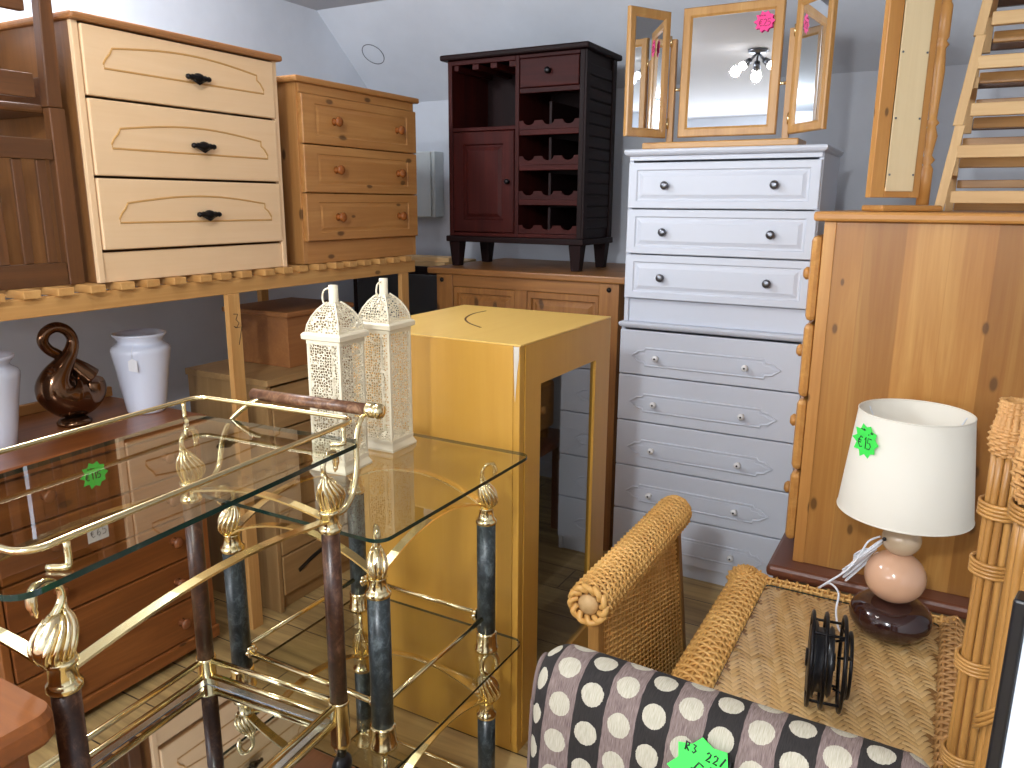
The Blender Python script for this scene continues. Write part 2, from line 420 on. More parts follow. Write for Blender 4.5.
# ================================================================= SLATTED PLATFORM (left)
sp_ = thing('slatted_platform', 'long raw pine slatted platform on posts carrying the two chests of drawers at left', 'platform', (-2.1,.2,0))
bx('rail', PINESL['y'], sp_, -.032, 0, 0, 2.66, 1.246, 1.297)
bx('rail', PINESL['y'], sp_, -.90, -.868, 0, 2.66, 1.246, 1.297)
ys = []
y = .03
k = 0
while y < 2.60:
    ys.append(y); y += (.088 if k % 3 else .095); k += 1
for k, y in enumerate(ys):
    bx('slat', PINESL['x'], sp_, -.92, .022+.006*math.sin(k*1.7), y, y+.045, 1.297, 1.319)
for y in (.02, 1.605, 2.56):
    bx('post', PINESL['z'], sp_, -.022, -.0, y, y+.05, 0, 1.2455)
    if y != 1.605: bx('post', PINESL['z'], sp_, -.90, -.868, y, y+.046, 0, 1.2455)
_p = [o for o in sp_.children if o.name.startswith('post')][2]
_w = writing([('3',0,.06,.05),('7',.005,.0,.06)], lambda u,v,w: Vector((.0005, 1.616+u, 1.07+v)), INK, _p, .0012)

# ================================================================= BEECH CHEST (left, front faces +X)
bc = thing('chest_of_drawers', 'pale beech chest of three drawers with black handles, on the slatted platform', 'chest of drawers', (-2.1,1.36,1.32), PI/2)
W_, D_, H_ = .725, .46, .715
bx('side', BEECHSIDE, bc, 0, .02, .016, D_, 0, .695); bx('side', BEECHSIDE, bc, W_-.02, W_, .016, D_, 0, .695)
bx('edge_strip', BEECH['z'], bc, 0, .0185, .0, .0155, 0, .695); bx('edge_strip', BEECH['z'], bc, W_-.0185, W_, .0, .0155, 0, .695)
bx('back', BEECHSIDE, bc, .02, W_-.02, D_-.01, D_, 0, .695)
bx('plinth', BEECH['x'], bc, .02, W_-.02, .006, .024, 0, .084)
bx('top', BEECHTRIM, bc, -.012, W_+.012, -.022, D_, .695, .715, bevel=.007)
zz = [(.092,.290),(.297,.501),(.508,.69)]
for (z0, z1) in zz:
    d = plain_front('drawer', BEECH['x'], bc, .022, W_-.02, z0, z1, -.006, .02)
    bx('drawer_box', BEECH['x'], d, .04, W_-.04, .014, .4, z0+.02, z1-.03)
    h = z1-z0
    zb, zs, zt = z0+.075, z0+.130, z0+.152
    pl = [(.078,zb),(.655,zb)] + [(.655,zb+.012),(.642,zb+.03),(.628,zb+.040)]
    pl += [(.628-.52*i/14, zs + (zt-zs)*math.sin(PI*(i/14))+ (0)) for i in range(0,15)]
    pl += [(.1,zb+.04),(.086,zb+.025),(.078,zb+.012)]
    MB().tube([(x,-.0055,z) for x,z in pl], .0032, 6, closed=True, smooth=False).build('routed_line', GROOVE, d)
    hx, hz = .378, (z0+z1)/2-.003
    hb = MB().lathe([(.0005,-.044),(.0065,-.043),(.0085,-.037),(.006,-.031),(.0095,-.024),(.0085,-.016),(.0125,-.010),(.0145,0),(.0125,.010),(.0085,.016),(.0095,.024),(.006,.031),(.0085,.037),(.0065,.043),(.0005,.044)], (hx,-.024,hz), 12, 'x')
    hb.tube([(hx-.02,-.024,hz-.006),(hx,-.026,hz-.017),(hx+.02,-.024,hz-.006)], .0045, 8)
    hb.box(hx-.006,hx+.006,-.024,-.005,hz-.005,hz+.005)
    hb.build('handle', BLACKM, d)

# ================================================================= PINE CHEST (left)
pc = thing('chest_of_drawers', 'antique pine chest of three panelled drawers with round wooden knobs, on the slatted platform', 'chest of drawers', (-2.115,2.185,1.32), PI/2)
W_, D_ = .705, .46
bx('side', PINE['z'], pc, 0, .02, 0, D_, 0, .645); bx('side', PINE['z'], pc, W_-.02, W_, 0, D_, 0, .645)
bx('back', PINE['x'], pc, .02, W_-.02, D_-.01, D_, 0, .645)
bx('plinth', PINE['x'], pc, .02, W_-.02, .0, .02, 0, .083)
bx('top_rail', PINE['x'], pc, .01, W_-.01, -.006, .02, .612, .645)
bx('top', PINE['x'], pc, -.018, W_+.018, -.022, D_, .645, .667, bevel=.006)
for (z0, z1) in ((.085,.259),(.263,.433),(.437,.609)):
    d = panel_front('drawer', PINE['x'], pc, .008, W_-.008, z0, z1, -.02, .02, ins=(.066,.03), depth=.003)
    bx('drawer_box', PINE['x'], d, .03, W_-.03, 0, .4, z0+.02, z1-.03)
    for kx in (.176,.562): knob(d, kx, (z0+z1)/2, -.02, KNOBW, .019, .034)

# ================================================================= UPTURNED CHAIRS (far left)
def upturned_chair(loc, rz, label):
    ch = thing('dining_chair', label, 'chair', loc, rz, None)
    D = .33
    for sx in (-1, 1):
        x = sx*.21
        MB().loops([[(x-.021,-.016,z),(x+.021,-.016,z),(x+.021,.018,z),(x-.021,.018,z)] for z in (0,.47)]).build('stile', CHAIRW['z'], ch, .003)
        MB().loops([[(x-.005*sx-a,b-.018,z),(x-.005*sx+a,b-.018,z),(x-.005*sx+a,b+.018,z),(x-.005*sx-a,b+.018,z)] for z,a,b in ((.4705,.02,.0),(.94,.015,-.02))]).build('leg', CHAIRW['z'], ch, .003)
        MB().loops([[(x-.005*sx-a,b-.018,z),(x-.005*sx+a,b-.018,z),(x-.005*sx+a,b+.018,z),(x-.005*sx-a,b+.018,z)] for z,a,b in ((.4785,.02,D-.02),(.94,.015,D-.01))]).build('leg', CHAIRW['z'], ch, .003)
        bx('apron', CHAIRW['y'], ch, x-.01, x+.01, .03, D-.04, .4785, .55)
    bx('top_rail', CHAIRW['x'], ch, -.188, .188, -.012, .014, .0, .062)
    bx('lower_rail', CHAIRW['x'], ch, -.188, .188, -.012, .014, .335, .388)
    for k in range(6):
        x = -.155+.062*k
        bx('back_slat', CHAIRW['z'], ch, x-.0125, x+.0125, -.006, .006, .0625, .3345)
    bx('seat', CHAIRW['x'], ch, -.225, .225, .0185, D+.01, .455, .478, bevel=.008)
    bx('apron', CHAIRW['x'], ch, -.158, .158, -.015, .012, .49, .55); bx('apron', CHAIRW['x'], ch, -.158, .158, D-.03, D-.01, .4785, .55)
    bx('stretcher', CHAIRW['x'], ch, -.158, .158, -.015, .008, .70, .735)
    return ch
upturned_chair((-2.158,1.108,1.3195), math.radians(88), 'brown slat-backed wooden chair turned upside down at the left end of the platform')

dk = thing('cabinet', 'dark brown wooden cabinet on the platform, glimpsed behind the upturned chair', 'cabinet', (-2.535,.72,1.3195), PI/2)
bx('carcass', CHAIRW['z'], dk, 0, .60, .02, .40, 0, .66); bx('top', CHAIRW['x'], dk, -.01, .612, 0, .41, .66, .685, bevel=.005)
for k in range(2): knob(bx('door', CHAIRW['z'], dk, .01+.295*k, .295+.295*k, .003, .0195, .03, .64), .27+.06*k, .36, .003, KNOBW)

# ================================================================= DARK PINE DRESSER under platform
dr = thing('chest_of_drawers', 'dark reddish pine chest of five drawers behind the brass trolley', 'chest of drawers', (-2.15,.985,0), PI/2)
W_, D_ = .70, .5
bx('side', DPINE['z'], dr, 0, .022, 0, D_, .055, .82); bx('side', DPINE['z'], dr, W_-.022, W_, 0, D_, .055, .82)
bx('back', DPINE['x'], dr, .022, W_-.022, D_-.01, D_, .055, .82)
bx('plinth', DPINE['x'], dr, -.006, W_+.006, -.012, .02, .03, .075, bevel=.005)
for fx in (.04, W_-.04):
    for fy in (.04, D_-.05): MB().lathe([(.022,0),(.03,.01),(.03,.022),(.02,.03)], (fx,fy,0), 16).build('bun_foot', DPINE['z'], dr)
bx('top', wood('dresser_top', (160,96,48), (112,60,28), grain='x', rough=.3, coat=.3), dr, -.02, W_+.02, -.025, D_, .82, .85, bevel=.008)
bx('upstand', PINE['x'], dr, -.02, W_+.02, D_-.018, D_, .8505, .885)
zs_ = [.078,.226,.374,.522,.670,.815]
for k in range(5):
    d = plain_front('drawer', DPINE['x'], dr, .026, W_-.026, zs_[k], zs_[k+1]-.006, -.004, .022)
    bx('drawer_box', DPINE['x'], d, .04, W_-.04, .018, .45, zs_[k]+.02, zs_[k+1]-.03)
    for kx in (.17, .56): knob(d, kx, (zs_[k]+zs_[k+1])/2, -.004, KNOBD, .019, .034)
_cd = MB().prism([(0,0),(.066,0),(.066,.055),(0,.055)], .001, lambda u,v,w: Vector((.275+u,-.0045-w,.552+v))).build('price_card', CARD, dr, label='white price card')
writing([('e',.008,.015,.024),('6',.026,.015,.026),('5',.044,.015,.026)], lambda u,v,w: Vector((.275+u,-.0055-w,.552+v)), INK, _cd, .0009)

star(d, (.318,-.0055,.757), (1,0,0), (0,0,1), .043, GREEN, INK, [('e',-.68,-.3,.5),('1',-.3,-.3,.5),('1',-.08,-.3,.5),('5',.16,-.3,.5),('-~-',-.5,.35,.24)], label='green price star', wr=.0016)
# ---- vases and sculpture on the dresser
def vase(loc, label):
    v = thing('vase', label, 'vase', loc, 0)
    pr = [(.001,0),(.058,0),(.062,.006),(.067,.04),(.083,.15),(.0925,.205),(.0935,.216),(.089,.226),(.078,.233),(.071,.238),(.070,.245),(.080,.258),(.0845,.263),(.0845,.268),(.081,.270),(.068,.255),(.066,.243),(.08,.22),(.085,.2),(.05,.02),(.001,.015)]
    MB().lathe(pr, (0,0,0), 40, caps=False).build('body', CERAM, v)
    return v
v1 = vase((-2.345,1.636,.8505), 'white shouldered vase with a paper tag, beside the bronze sculpture')
_ta = math.radians(-52); _tc = Vector((math.cos(_ta),math.sin(_ta),0)); _tt = Vector((-math.sin(_ta),math.cos(_ta),0))
MB().prism([(-.014,.158),(.014,.152),(.014,.19),(0,.198),(-.014,.19)], .001, lambda u,v,w: _tc*(.0945+w)+_tt*u+Vector((0,0,v))).build('tag', CARD, v1, label='small white paper tag')
MB().tube([_tc*.0952+Vector((0,0,.195)),_tc*.094+Vector((0,0,.222)),_tc*.075+Vector((0,0,.237))], .0007, 5).build('tag_string', CARD, v1)
vase((-2.36,1.145,.8505), 'white shouldered vase cut off by the left edge of the photo')
sw = thing('sculpture', 'glossy bronze looped abstract swan sculpture between the two white vases', 'sculpture', (-2.40,1.415,.8505), PI/2)
pp = [(96,399,.034),(95,410,.048),(85,415,.064),(70,412,.072),(59,403,.062),(59,391,.045),(67,378,.030),(75,366,.021),(78,354,.0165),(73,344,.0165),(64,340,.0165),(55,344,.0165),(52,353,.0165),(57,362,.016),(66,369,.0165),(76,378,.021),(86,388,.029),(93,396,.034)]
path = smooth_path([((px-72)*.0031,(.012*math.sin(i*.6)),(436-py)*.0031+.018) for i,(px,py,r) in enumerate(pp)], 5)
rr = []
for i in range(len(pp)-1):
    for k in range(5): rr.append(pp[i][2]+(pp[i+1][2]-pp[i][2])*k/5)
rr.append(pp[-1][2])
MB().tube(path, rr, 18, up=(0,1,0)).build('body', BRONZE, sw)
MB().lathe([(.001,0),(.05,0),(.052,.008),(.04,.02),(.001,.025)], (0,.0,0), 24).build('foot', BRONZE, sw)

# ================================================================= OAK CHEST + BOX (behind post)
oc = thing('chest_of_drawers', 'plain pale oak chest of drawers standing behind the pine post', 'chest of drawers', (-2.1,1.945,0), PI/2)
W_, D_ = .6, .42
bx('side', OAK['z'], oc, 0, .02, 0, D_, 0, .90); bx('side', OAK['z'], oc, W_-.02, W_, 0, D_, 0, .90)
bx('back', OAK['x'], oc, .02, W_-.02, D_-.01, D_, 0, .90); bx('plinth', OAK['x'], oc, .02, W_-.02, .02, .04, 0, .06)
bx('top', OAK['x'], oc, -.01, W_+.01, -.015, D_, .90, .925)
for k in range(5):
    z0 = .065+k*.166
    d = plain_front('drawer', OAK['x'], oc, .023, W_-.023, z0, z0+.16, -.004, .02)
    bx('drawer_box', OAK['x'], d, .04, W_-.04, .016, .38, z0+.02, z0+.13)
    if k == 0:
        MB().strip(arc((.10,-.007,z0+.075),(.30,-.007,z0+.115),.012,10,(0,0,1)), .004, .016, (0,0,1)).build('pull', BLACKP, d)
bxm = thing('wooden_box', 'brown wooden lidded box on top of the oak chest behind the lanterns', 'box', (-2.17,2.135,.9255), PI/2)
bx('body', BOXW['x'], bxm, 0, .36, 0, .33, 0, .195); bx('lid', BOXW['x'], bxm, -.012, .372, -.012, .342, .195, .216, bevel=.005)

# ================================================================= WALL BOX, BOARDS, DARK CABINET in far left corner
wb = thing('wall_box', 'pale grey steel box mounted on the back wall beside the pine chest', 'wall box', (-2.725,YB,1.466))
bx('box_body', BOXGREY, wb, -.11, .115, -.09, 0, 0, .365, bevel=.006); bx('cover', BOXGREY, wb, -.112, .095, -.104, -.0905, .004, .361, bevel=.004)
for s_ in (-.01,.01): MB().lathe([(.004,-.002),(.004,0)], (-.03+s_,-.104,.345), 10, 'y').build('screw', DGREY, wb)
gc = thing('glass_cabinet', 'low dark cabinet with bluish glass front in the corner behind the platform', 'cabinet', (-2.585,3.35,0))
bx('carcass', MAHDK['z'], gc, -.3, .31, .02, .4, 0, 1.20); bx('top', MAHDK['x'], gc, -.31, .32, 0, .41, 1.2, 1.222)
bx('glass_front', glass('blue_glass', (150,165,180), 2.0), gc, -.28, .29, .005, .011, .08, 1.18)
for x in (-.3,.29): bx('stile', MAHDK['z'], gc, x, x+.02, 0, .019, 0, 1.2)
for k, (x0,x1,y0,y1) in enumerate(((-.27,.30,.02,.14),(-.25,.312,.16,.26),(-.28,.28,.27,.36),(-.26,.305,.05,.17))):
    tag(bx('board', PALE['x'], None, -2.585+x0, -2.585+x1, 3.35+y0, 3.35+y1, 1.2225+(.024 if k==3 else 0), 1.2225+(.047 if k==3 else .0235)),
        ['front pale pine board of the stack in the corner','middle pale pine board of the stack in the corner','rearmost pale pine board of the stack in the corner','top pale pine board of the stack in the corner'][k], 'board', 'pine boards in the corner')

# ================================================================= WAXED PINE SIDEBOARD
sb = thing('sideboard', 'waxed pine sideboard with black studs under the dark wine cabinet', 'sideboard', (-2.185,3.07,0))
W_ = 1.005
bx('top', WAXP['x'], sb, 0, W_, 0, .74, 1.22, 1.25, bevel=.006)
bx('carcass', WAXP['z'], sb, .045, W_-.03, .04, .72, 0, 1.2195)
for x in (.045, W_-.12): bx('stile', WAXP['z'], sb, x, x+.09, .015, .0395, 0, 1.219)
bx('top_rail', WAXP['x'], sb, .1355, W_-.1205, .018, .0395, 1.165, 1.219); bx('plinth', WAXP['x'], sb, .1355, W_-.1205, .018, .0395, 0, .08)
bx('mullion', WAXP['z'], sb, W_/2-.03, W_/2+.03, .018, .0395, .0805, 1.1645)
for x0, x1, kx in ((.136, W_/2-.031, W_/2-.06), (W_/2+.031, W_-.121, W_/2+.06)):
    for z0, z1 in ((.085,.60),(.61,1.163)):
        d = panel_front('door', WAXP['z'], sb, x0, x1, z0, z1, .02, .019, ins=(.02,.028), depth=.012, gw=.014)
        knob(d, kx, (z0+z1)/2, .02, BLACKM, .014, .024)
for x in (.075, W_-.075): MB().lathe([(.011,0),(.011,-.003),(.006,-.008),(.0005,-.009)], (x,.0149,1.192), 14, 'y').build('stud', BLACKM, sb)

# ================================================================= WINE CABINET
wc = thing('wine_cabinet', 'dark mahogany wine cabinet with bottle racks and a small door, standing on the pine sideboard', 'wine cabinet', (-2.139,3.2,1.2505))
wc.scale = (1.11,1.11,1.11)
W_, D_ = .625, .30
T = .84
bx('top', MAHDK['x'], wc, -.025, W_+.025, -.025, D_+.02, T, T+.022, bevel=.006)
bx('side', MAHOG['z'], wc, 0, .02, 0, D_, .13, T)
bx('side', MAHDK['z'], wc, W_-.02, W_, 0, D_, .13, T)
for k in range(14): bx('louvre', MAHDK['y'], wc, W_+.0002, W_+.006, .04, D_-.04, .17+k*.045, .17+k*.045+.04, bevel=.003)
bx('corner_post', MAHDK['z'], wc, W_+.0002, W_+.01, .0, .035, .13, T); bx('corner_post', MAHDK['z'], wc, W_+.0002, W_+.01, D_-.035, D_, .13, T)
bx('back', MAHDK['z'], wc, .02, W_-.02, D_-.012, D_, .13, T)
bx('base', MAHDK['x'], wc, -.012, W_+.016, -.012, D_+.005, .105, .1295, bevel=.004)
for x in (.0, W_-.05):
    for y in (.0, D_-.05):
        MB().loops([[(x+.025-a,y+.025-a,z),(x+.025+a,y+.025-a,z),(x+.025+a,y+.025+a,z),(x+.025-a,y+.025+a,z)] for z,a in ((0,.018),(.1045,.027))]).build('leg', MAHDK['z'], wc, .002)
DX = .322   # divider between the bays
bx('divider', MAHOG['z'], wc, DX, DX+.018, .0, D_-.0125, .13, T)
bx('face_rail', MAHOG['x'], wc, .0205, DX-.0005, 0, .018, .822, T-.0005); bx('face_rail', MAHOG['x'], wc, DX+.0185, W_-.0205, 0, .018, .826, T-.0005)
bx('bottom', MAHOG['x'], wc, .0205, W_-.0205, .002, D_-.0125, .13, .145)
# stemware rails
for k in range(4):
    x = .03+k*.087
    bx('stemware_rail', MAHOG['y'], wc, x, x+.03 if k else x+.02, .005, D_-.02, .80, .8215)
bx('niche_shelf', MAHOG['x'], wc, .0205, DX-.0005, .002, D_-.0125, .560, .575)
dd = panel_front('door', MAHOG['z'], wc, .023, DX-.003, .148, .557, -.002, .018, ins=(.05,.05), depth=.008, gw=.012)
knob(dd, DX-.03, .355, -.002, BLACKM, .011, .02)
dw = plain_front('drawer', MAHOG['x'], wc, DX+.022, W_-.023, .715, .824, -.003, .018)
bx('drawer_box', MAHOG['x'], dw, DX+.03, W_-.03, .016, .25, .72, .81)
knob(dw, (DX+W_)/2, .772, -.003, BLACKM, .013, .022)
# four bottle shelves with scalloped fronts and two dividers each
for z0 in (.147,.283,.420,.557):
    s_ = bx('bottle_shelf', MAHOG['x'], wc, DX+.0185, W_-.0205, .02, D_-.013, z0, z0+.010)
    x0, x1 = DX+.0185, W_-.0205
    pl = [(x0,z0),(x1,z0),(x1,z0+.034)]
    n_ = 3; wd = (x1-x0)/n_
    for k in range(n_-1, -1, -1):
        cx_ = x0+wd*(k+.5)
        for a in range(0, 7): pl.append((cx_+.026*math.cos(PI*a/6), z0+.034-.018*math.sin(PI*a/6)))
    pl.append((x0,z0+.034))
    MB().prism(pl, .016, lambda u,v,w: (u,.003+w,v)).build('scalloped_rail', MAHOG['x'], wc)
    for k in (1,): 
        bx('bottle_divider', MAHDK['y'], wc, x0+wd*k*1.5-.006, x0+wd*k*1.5+.006, .02, D_-.013, z0+.0105, z0+.105)
bx('rack_rail', MAHOG['x'], wc, DX+.0185, W_-.0205, .003, .02, .695, .714)
for z0 in (.283,.420,.557): bx('rack_rail', MAHOG['x'], wc, DX+.0185, W_-.0205, .003, .02, z0-.022, z0-.0005)

# ================================================================= WHITE CHESTS
def white_chest(name_label, loc, W_, D_, H_, zs_, kind, top_over):
    w = thing('chest_of_drawers', name_label, 'chest of drawers', loc)
    bx('side', WHITE, w, 0, .018, .0, D_, 0, H_-.024); bx('side', WHITE, w, W_-.018, W_, .0, D_, 0, H_-.024)
    bx('back', WHITE, w, .018, W_-.018, D_-.01, D_, 0, H_-.024)
    bx('plinth', WHITE, w, .018, W_-.018, .008, .024, 0, zs_[0]-.004)
    tp = MB()
    o = top_over
    tp.loops([rect_loop_z(-o+a, W_+o-a, -.022-o+a*1, D_, z) for a, z in ((.012,H_-.024),(.004,H_-.018),(0,H_-.010),(0,H_-.004),(.004,H_))])
    tp.build('top', WHITE, w)
    if kind == 'rect': bx('top_rail', WHITE, w, .004, W_-.004, -.012, .016, zs_[-1]+.003, H_-.0245)
    for k in range(len(zs_)-1):
        z0, z1 = zs_[k], zs_[k+1]-.005
        if kind == 'rect':
            d = panel_front('drawer', WHITE, w, .004, W_-.004, z0, z1, -.018, .0175, ins=(.034,.026), depth=.005, gw=.012)
        else:
            d = bx('drawer', WHITE, w, .003, W_-.003, -.018, -.0005, z0, z1, bevel=.003)
            cz = z0+(z1-z0)*.42; hh = .036; xa, xb = .055, W_-.08
            def outline(g):
                h = hh-g; a, b = xa+g, xb-g
                R_ = [(a+.06,h),(a+.055,h-.012),(a+.03,h-.014),(a+.022,h-.022),(a,0)]
                pts = R_ + [(x,-z) for x,z in R_[-2::-1]]
                Rr = [(b-(x-a), -z) for x, z in R_] 
                pts += [(b-.06,-h)] + Rr[1:] + [(b-(x-a), z) for x, z in R_[-2::-1]]
                return [(x, cz+z) for x, z in pts]
            ol = outline(0)
            MB().tube([(x,-.0182,z) for x,z in ol], .0042, 6, closed=True, smooth=True).build('moulding', WHITE, d)
            ol2 = outline(.010)
            MB().prism(ol2, .0025, lambda u,v,ww: (u,-.0181-ww,v)).build('raised_panel', WHITE, d)
        bx('drawer_box', WHITE, d, .03, W_-.03, -.0003, D_-.03, z0+.02, z1-.03)
        for kx in ((.157, W_-.157) if kind == 'rect' else (.163, W_-.21)):
            zk = z0+(z1-z0)*(.5 if kind == 'rect' else .42)
            if kind == 'rect': knob(d, kx, zk, -.018, PEWTER, .0165, .026)
            else:
                q = knob(d, kx, zk, -.0206, WKNOB, .0135, .026)
                MB().lathe([(.004,0),(.004,-.0015),(.0005,-.002)], (kx,-.0465,zk), 8, 'y').build('knob_cap', BLACKM, q)
    return w
def rect_loop_z(x0,x1,y0,y1,z): return [(x0,y0,z),(x1,y0,z),(x1,y1,z),(x0,y1,z)]
white_chest('white chest of five drawers with white knobs, bottom of the white pair', (-1.165,3.015,0), .73, .40, 1.078, [.068,.268,.466,.664,.862,1.05], 'point', .004)
wu = white_chest('white chest of three drawers with grey metal knobs, stacked on the other white chest', (-1.158,3.018,1.0785), .725, .40, .677, [.098,.277,.454,.632], 'rect', .012)

# ================================================================= TRIPLE DRESSING MIRROR
tm = thing('dressing_mirror', 'oak framed three-panel dressing mirror with a pink price star, on the white chests', 'mirror', (-.81,3.1,1.756))
bx('base', MIRW['x'], tm, -.30, .285, -.085, .085, 0, .026, bevel=.005)
for x in (-.232, .208): bx('post', MIRW['z'], tm, x, x+.024, .0, .022, .026, .41)
def framed(name, x0, x1, z0, z1, fw, th, parent, M):
    """mirror panel facing -Y, as frame + mirror child, transformed by matrix M"""
    e = MB()
    def ring(i, y): return [M @ Vector(p) for p in rect_loop(x0+i, x1-i, z0+i, z1-i, y)]
    e.loops([ring(0,th), ring(0,.004), ring(.004,0), ring(fw-.008,0), ring(fw,.006), ring(fw,th)], False, False)
    e.loops([ring(fw,th), ring(0,th)], False, False)
    f = e.build(name, MIRW['z'], parent)
    g = MB(); g.add([M @ Vector(p) for p in rect_loop(x0+fw-.003, x1-fw+.003, z0+fw-.003, z1-fw+.003, .0075)], [(0,1,2,3)])
    g.loops([[M @ Vector(p) for p in rect_loop(x0+fw-.003, x1-fw+.003, z0+fw-.003, z1-fw+.003, yy)] for yy in (.0076,.011)])
    g.build('mirror_glass', MIRROR, f)
    bk = MB().loops([[M @ Vector(p) for p in rect_loop(x0+.01, x1-.01, z0+.01, z1-.01, yy)] for yy in (th+.0005,th+.005)]).build('backboard', PLY, f)
    return f
TILT = math.radians(0.6)
Mc = Matrix.Translation((0,-.004,.225)) @ Matrix.Rotation(-TILT,4,'X')
cf = framed('centre_frame', -.186, .186, -.178, .29, .036, .02, tm, Mc)
for x, z in ((-.2,.225),(.196,.225)): MB().lathe([(.006,-.014),(.006,.014)], (x,.006,z), 10, 'x').build('pivot', GOLD, tm)
def wing(hx, ang, x0, x1):
    M = Matrix.Translation((hx,-.012,0)) @ Matrix.Rotation(ang,4,'Z')
    f = framed('wing_frame', x0, x1, .045, .505, .033, .018, tm, M)
    for z in (.10,.40): MB().lathe([(.004,z-.02),(.004,z+.02)], (hx,-.006,0), 8).build('hinge', GOLD, f)
wing(-.228, math.radians(60), -.20, 0)
wing(.228, math.radians(-48), 0, .215)
_st = star(cf, Mc@Vector((.118,-.0025,.215)), (1,0,0), Mc.to_3x3()@Vector((0,0,1)), .038, PINK, INKR, [('e',-.55,-.42,.62),('2',-.15,-.42,.62),('5',.22,-.42,.62),('~-~',-.55,.38,.26)], label='pink price star', wr=.0011)

# ================================================================= DISPLAY CABINET (alder, glass door facing +X)
dc = thing('display_cabinet', 'tall alder display cabinet with a glass door, behind the glass tables', 'cabinet', (-.925,1.70,0))
W_, D_, H_ = .555, .60, 1.2
bx('side', CABW['z'], dc, -W_, -.022, 0, .022, .03, H_-.0045, bevel=.001)
bx('side', CABW['z'], dc, -W_, -.022, D_-.022, D_, .03, H_-.0045)
bx('back', CABW['z'], dc, -W_, -W_+.012, .0225, D_-.0225, .03, H_-.0045)
bx('top', wood('alder_top_lit', (236,196,110), (226,182,96), grain='y', contrast=.6, rough=.35), dc, -W_, 0, 0, D_, H_-.0042, H_, bevel=.0008)  # veneer lighter than the sides: overhead light put into its colour
bx('base', CABW['x'], dc, -W_+.01, -.005, .01, D_-.01, 0, .0295)
for z in (.42,.80): bx('shelf', CABW['x'], dc, -W_+.0125, -.03, .0225, D_-.0225, z, z+.018)
do = thing_door = MB()
def ringx(i0, i1, z0, z1, x): return [(x,i0,z0),(x,i1,z0),(x,i1,z1),(x,i0,z1)]
YA0, YA1 = .028, D_
do.loops([ringx(YA0,YA1,.03,1.195,-.021), ringx(YA0,YA1,.03,1.195,0), ringx(.115,.487,.17,1.078,0), ringx(.115,.487,.17,1.078,-.021)], False, False)
do.loops([ringx(.115,.487,.17,1.078,-.021), ringx(YA0,YA1,.03,1.195,-.021)], False, False)
dof = do.build('door', CABW['z'], dc)
bx('door_glass', SMOKE, dof, -.014, -.009, .1145, .4875, .1695, 1.0785, bevel=0)
MB().prism([(-.020,1.1945),(-.004,1.1945),(-.0045,1.165),(-.009,1.13),(-.0125,1.085),(-.015,1.05),(-.017,1.09),(-.0185,1.13)], .0012, lambda u,v,w: (u,-.0003-w,v)).build('worn_edge', CHIP, dc, label='pale chipped edge')
bx('corner_strip', CABW['z'], dc, -.0215, -.002, .0, .0255, .03, H_-.0045)
_cl = MB().strip(smooth_path([(-.405,.50,H_+.0004),(-.405,.42,H_+.0004),(-.37,.32,H_+.0004),(-.31,.245,H_+.0004),(-.235,.19,H_+.0004)],6), .006, .0008).build('inlay_line', base_mat('inlay_brown',(92,56,26),.6), dc)

# ================================================================= PINE CHEST (right) ON BROWN TABLE
bt = thing('low_table', 'low brown lacquered table under the tall pine chest', 'table', (-.385,2.275,0))
bx('tabletop', BROWN, bt, 0, .80, 0, 1.0, .45, .487, bevel=.012)
for x in (.02,.72):
    for y in (.02,.92): bx('leg', BROWN, bt, x, x+.06, y, y+.06, 0, .4495)
rp = thing('chest_of_drawers', 'tall golden pine chest of drawers seen from its knotty boarded side, behind the lamp', 'chest of drawers', (-.32,2.345,.4875))
D_, WY, H_ = .66, .78, 1.045
PS = PINEPL
bx('side', PS, rp, .0, D_, 0, .022, 0, H_-.027); bx('side', PS, rp, .0, D_, WY-.022, WY, 0, H_-.027)
bx('corner_post', PINEG['z'], rp, -.0, .032, -.004, -.0002, 0, H_-.027)
bx('back', PINEG['z'], rp, D_-.012, D_, .0225, WY-.0225, 0, H_-.027)
bx('top', PINEG['x'], rp, -.028, D_, -.024, WY+.02, H_-.0265, H_, bevel=.008)
zz = [.06,.285,.51,.735,.985]
for k in range(4):
    d = bx('drawer', PINEG['y'], rp, -.032, -.0005, .004, WY-.004, zz[k], zz[k+1]-.006, bevel=.016)
    bx('drawer_box', PINEG['y'], d, .0, D_-.03, .03, WY-.03, zz[k]+.02, zz[k+1]-.04)
    for ky in (.17,.61):
        MB().lathe([(.014,0),(.009,-.008),(.009,-.014),(.018,-.02),(.02,-.03),(.012,-.038),(.0005,-.039)], (-.0315,ky,(zz[k]+zz[k+1])/2), 14, 'x').build('knob', PINEG['y'], d)

# ---- cheval mirror seen from behind, on the pine chest
ZT = .4875+1.045+.0005
cm = thing('cheval_mirror', 'pine swing mirror seen from its pale plywood back, on the tall pine chest', 'mirror', (-.17,2.50,ZT), math.radians(38))
FW, FH = .155, .66
for x in (-.075, .045): bx('frame_stile', PINEG['z'], cm, x, x+.042 if x < 0 else x+.03, -.012, .012, .038, .038+FH)
bx('frame_rail', PINEG['x'], cm, -.033, .045, -.012, .012, .038, .066); bx('frame_rail', PINEG['x'], cm, -.033, .045, -.012, .012, .67, .698)
bx('backboard', PLY, cm, -.033, .052, -.0165, -.0125, .055, .68)
for x in (-.026,.046):
    for z in (.10,.25,.42,.58): MB().lathe([(.003,-.0015),(.003,0)], (x,-.0166,z), 8, 'y').build('screw', PEWTER, cm)
bx('mirror_glass', MIRROR, cm, -.033, .045, .0, .004, .066, .67)
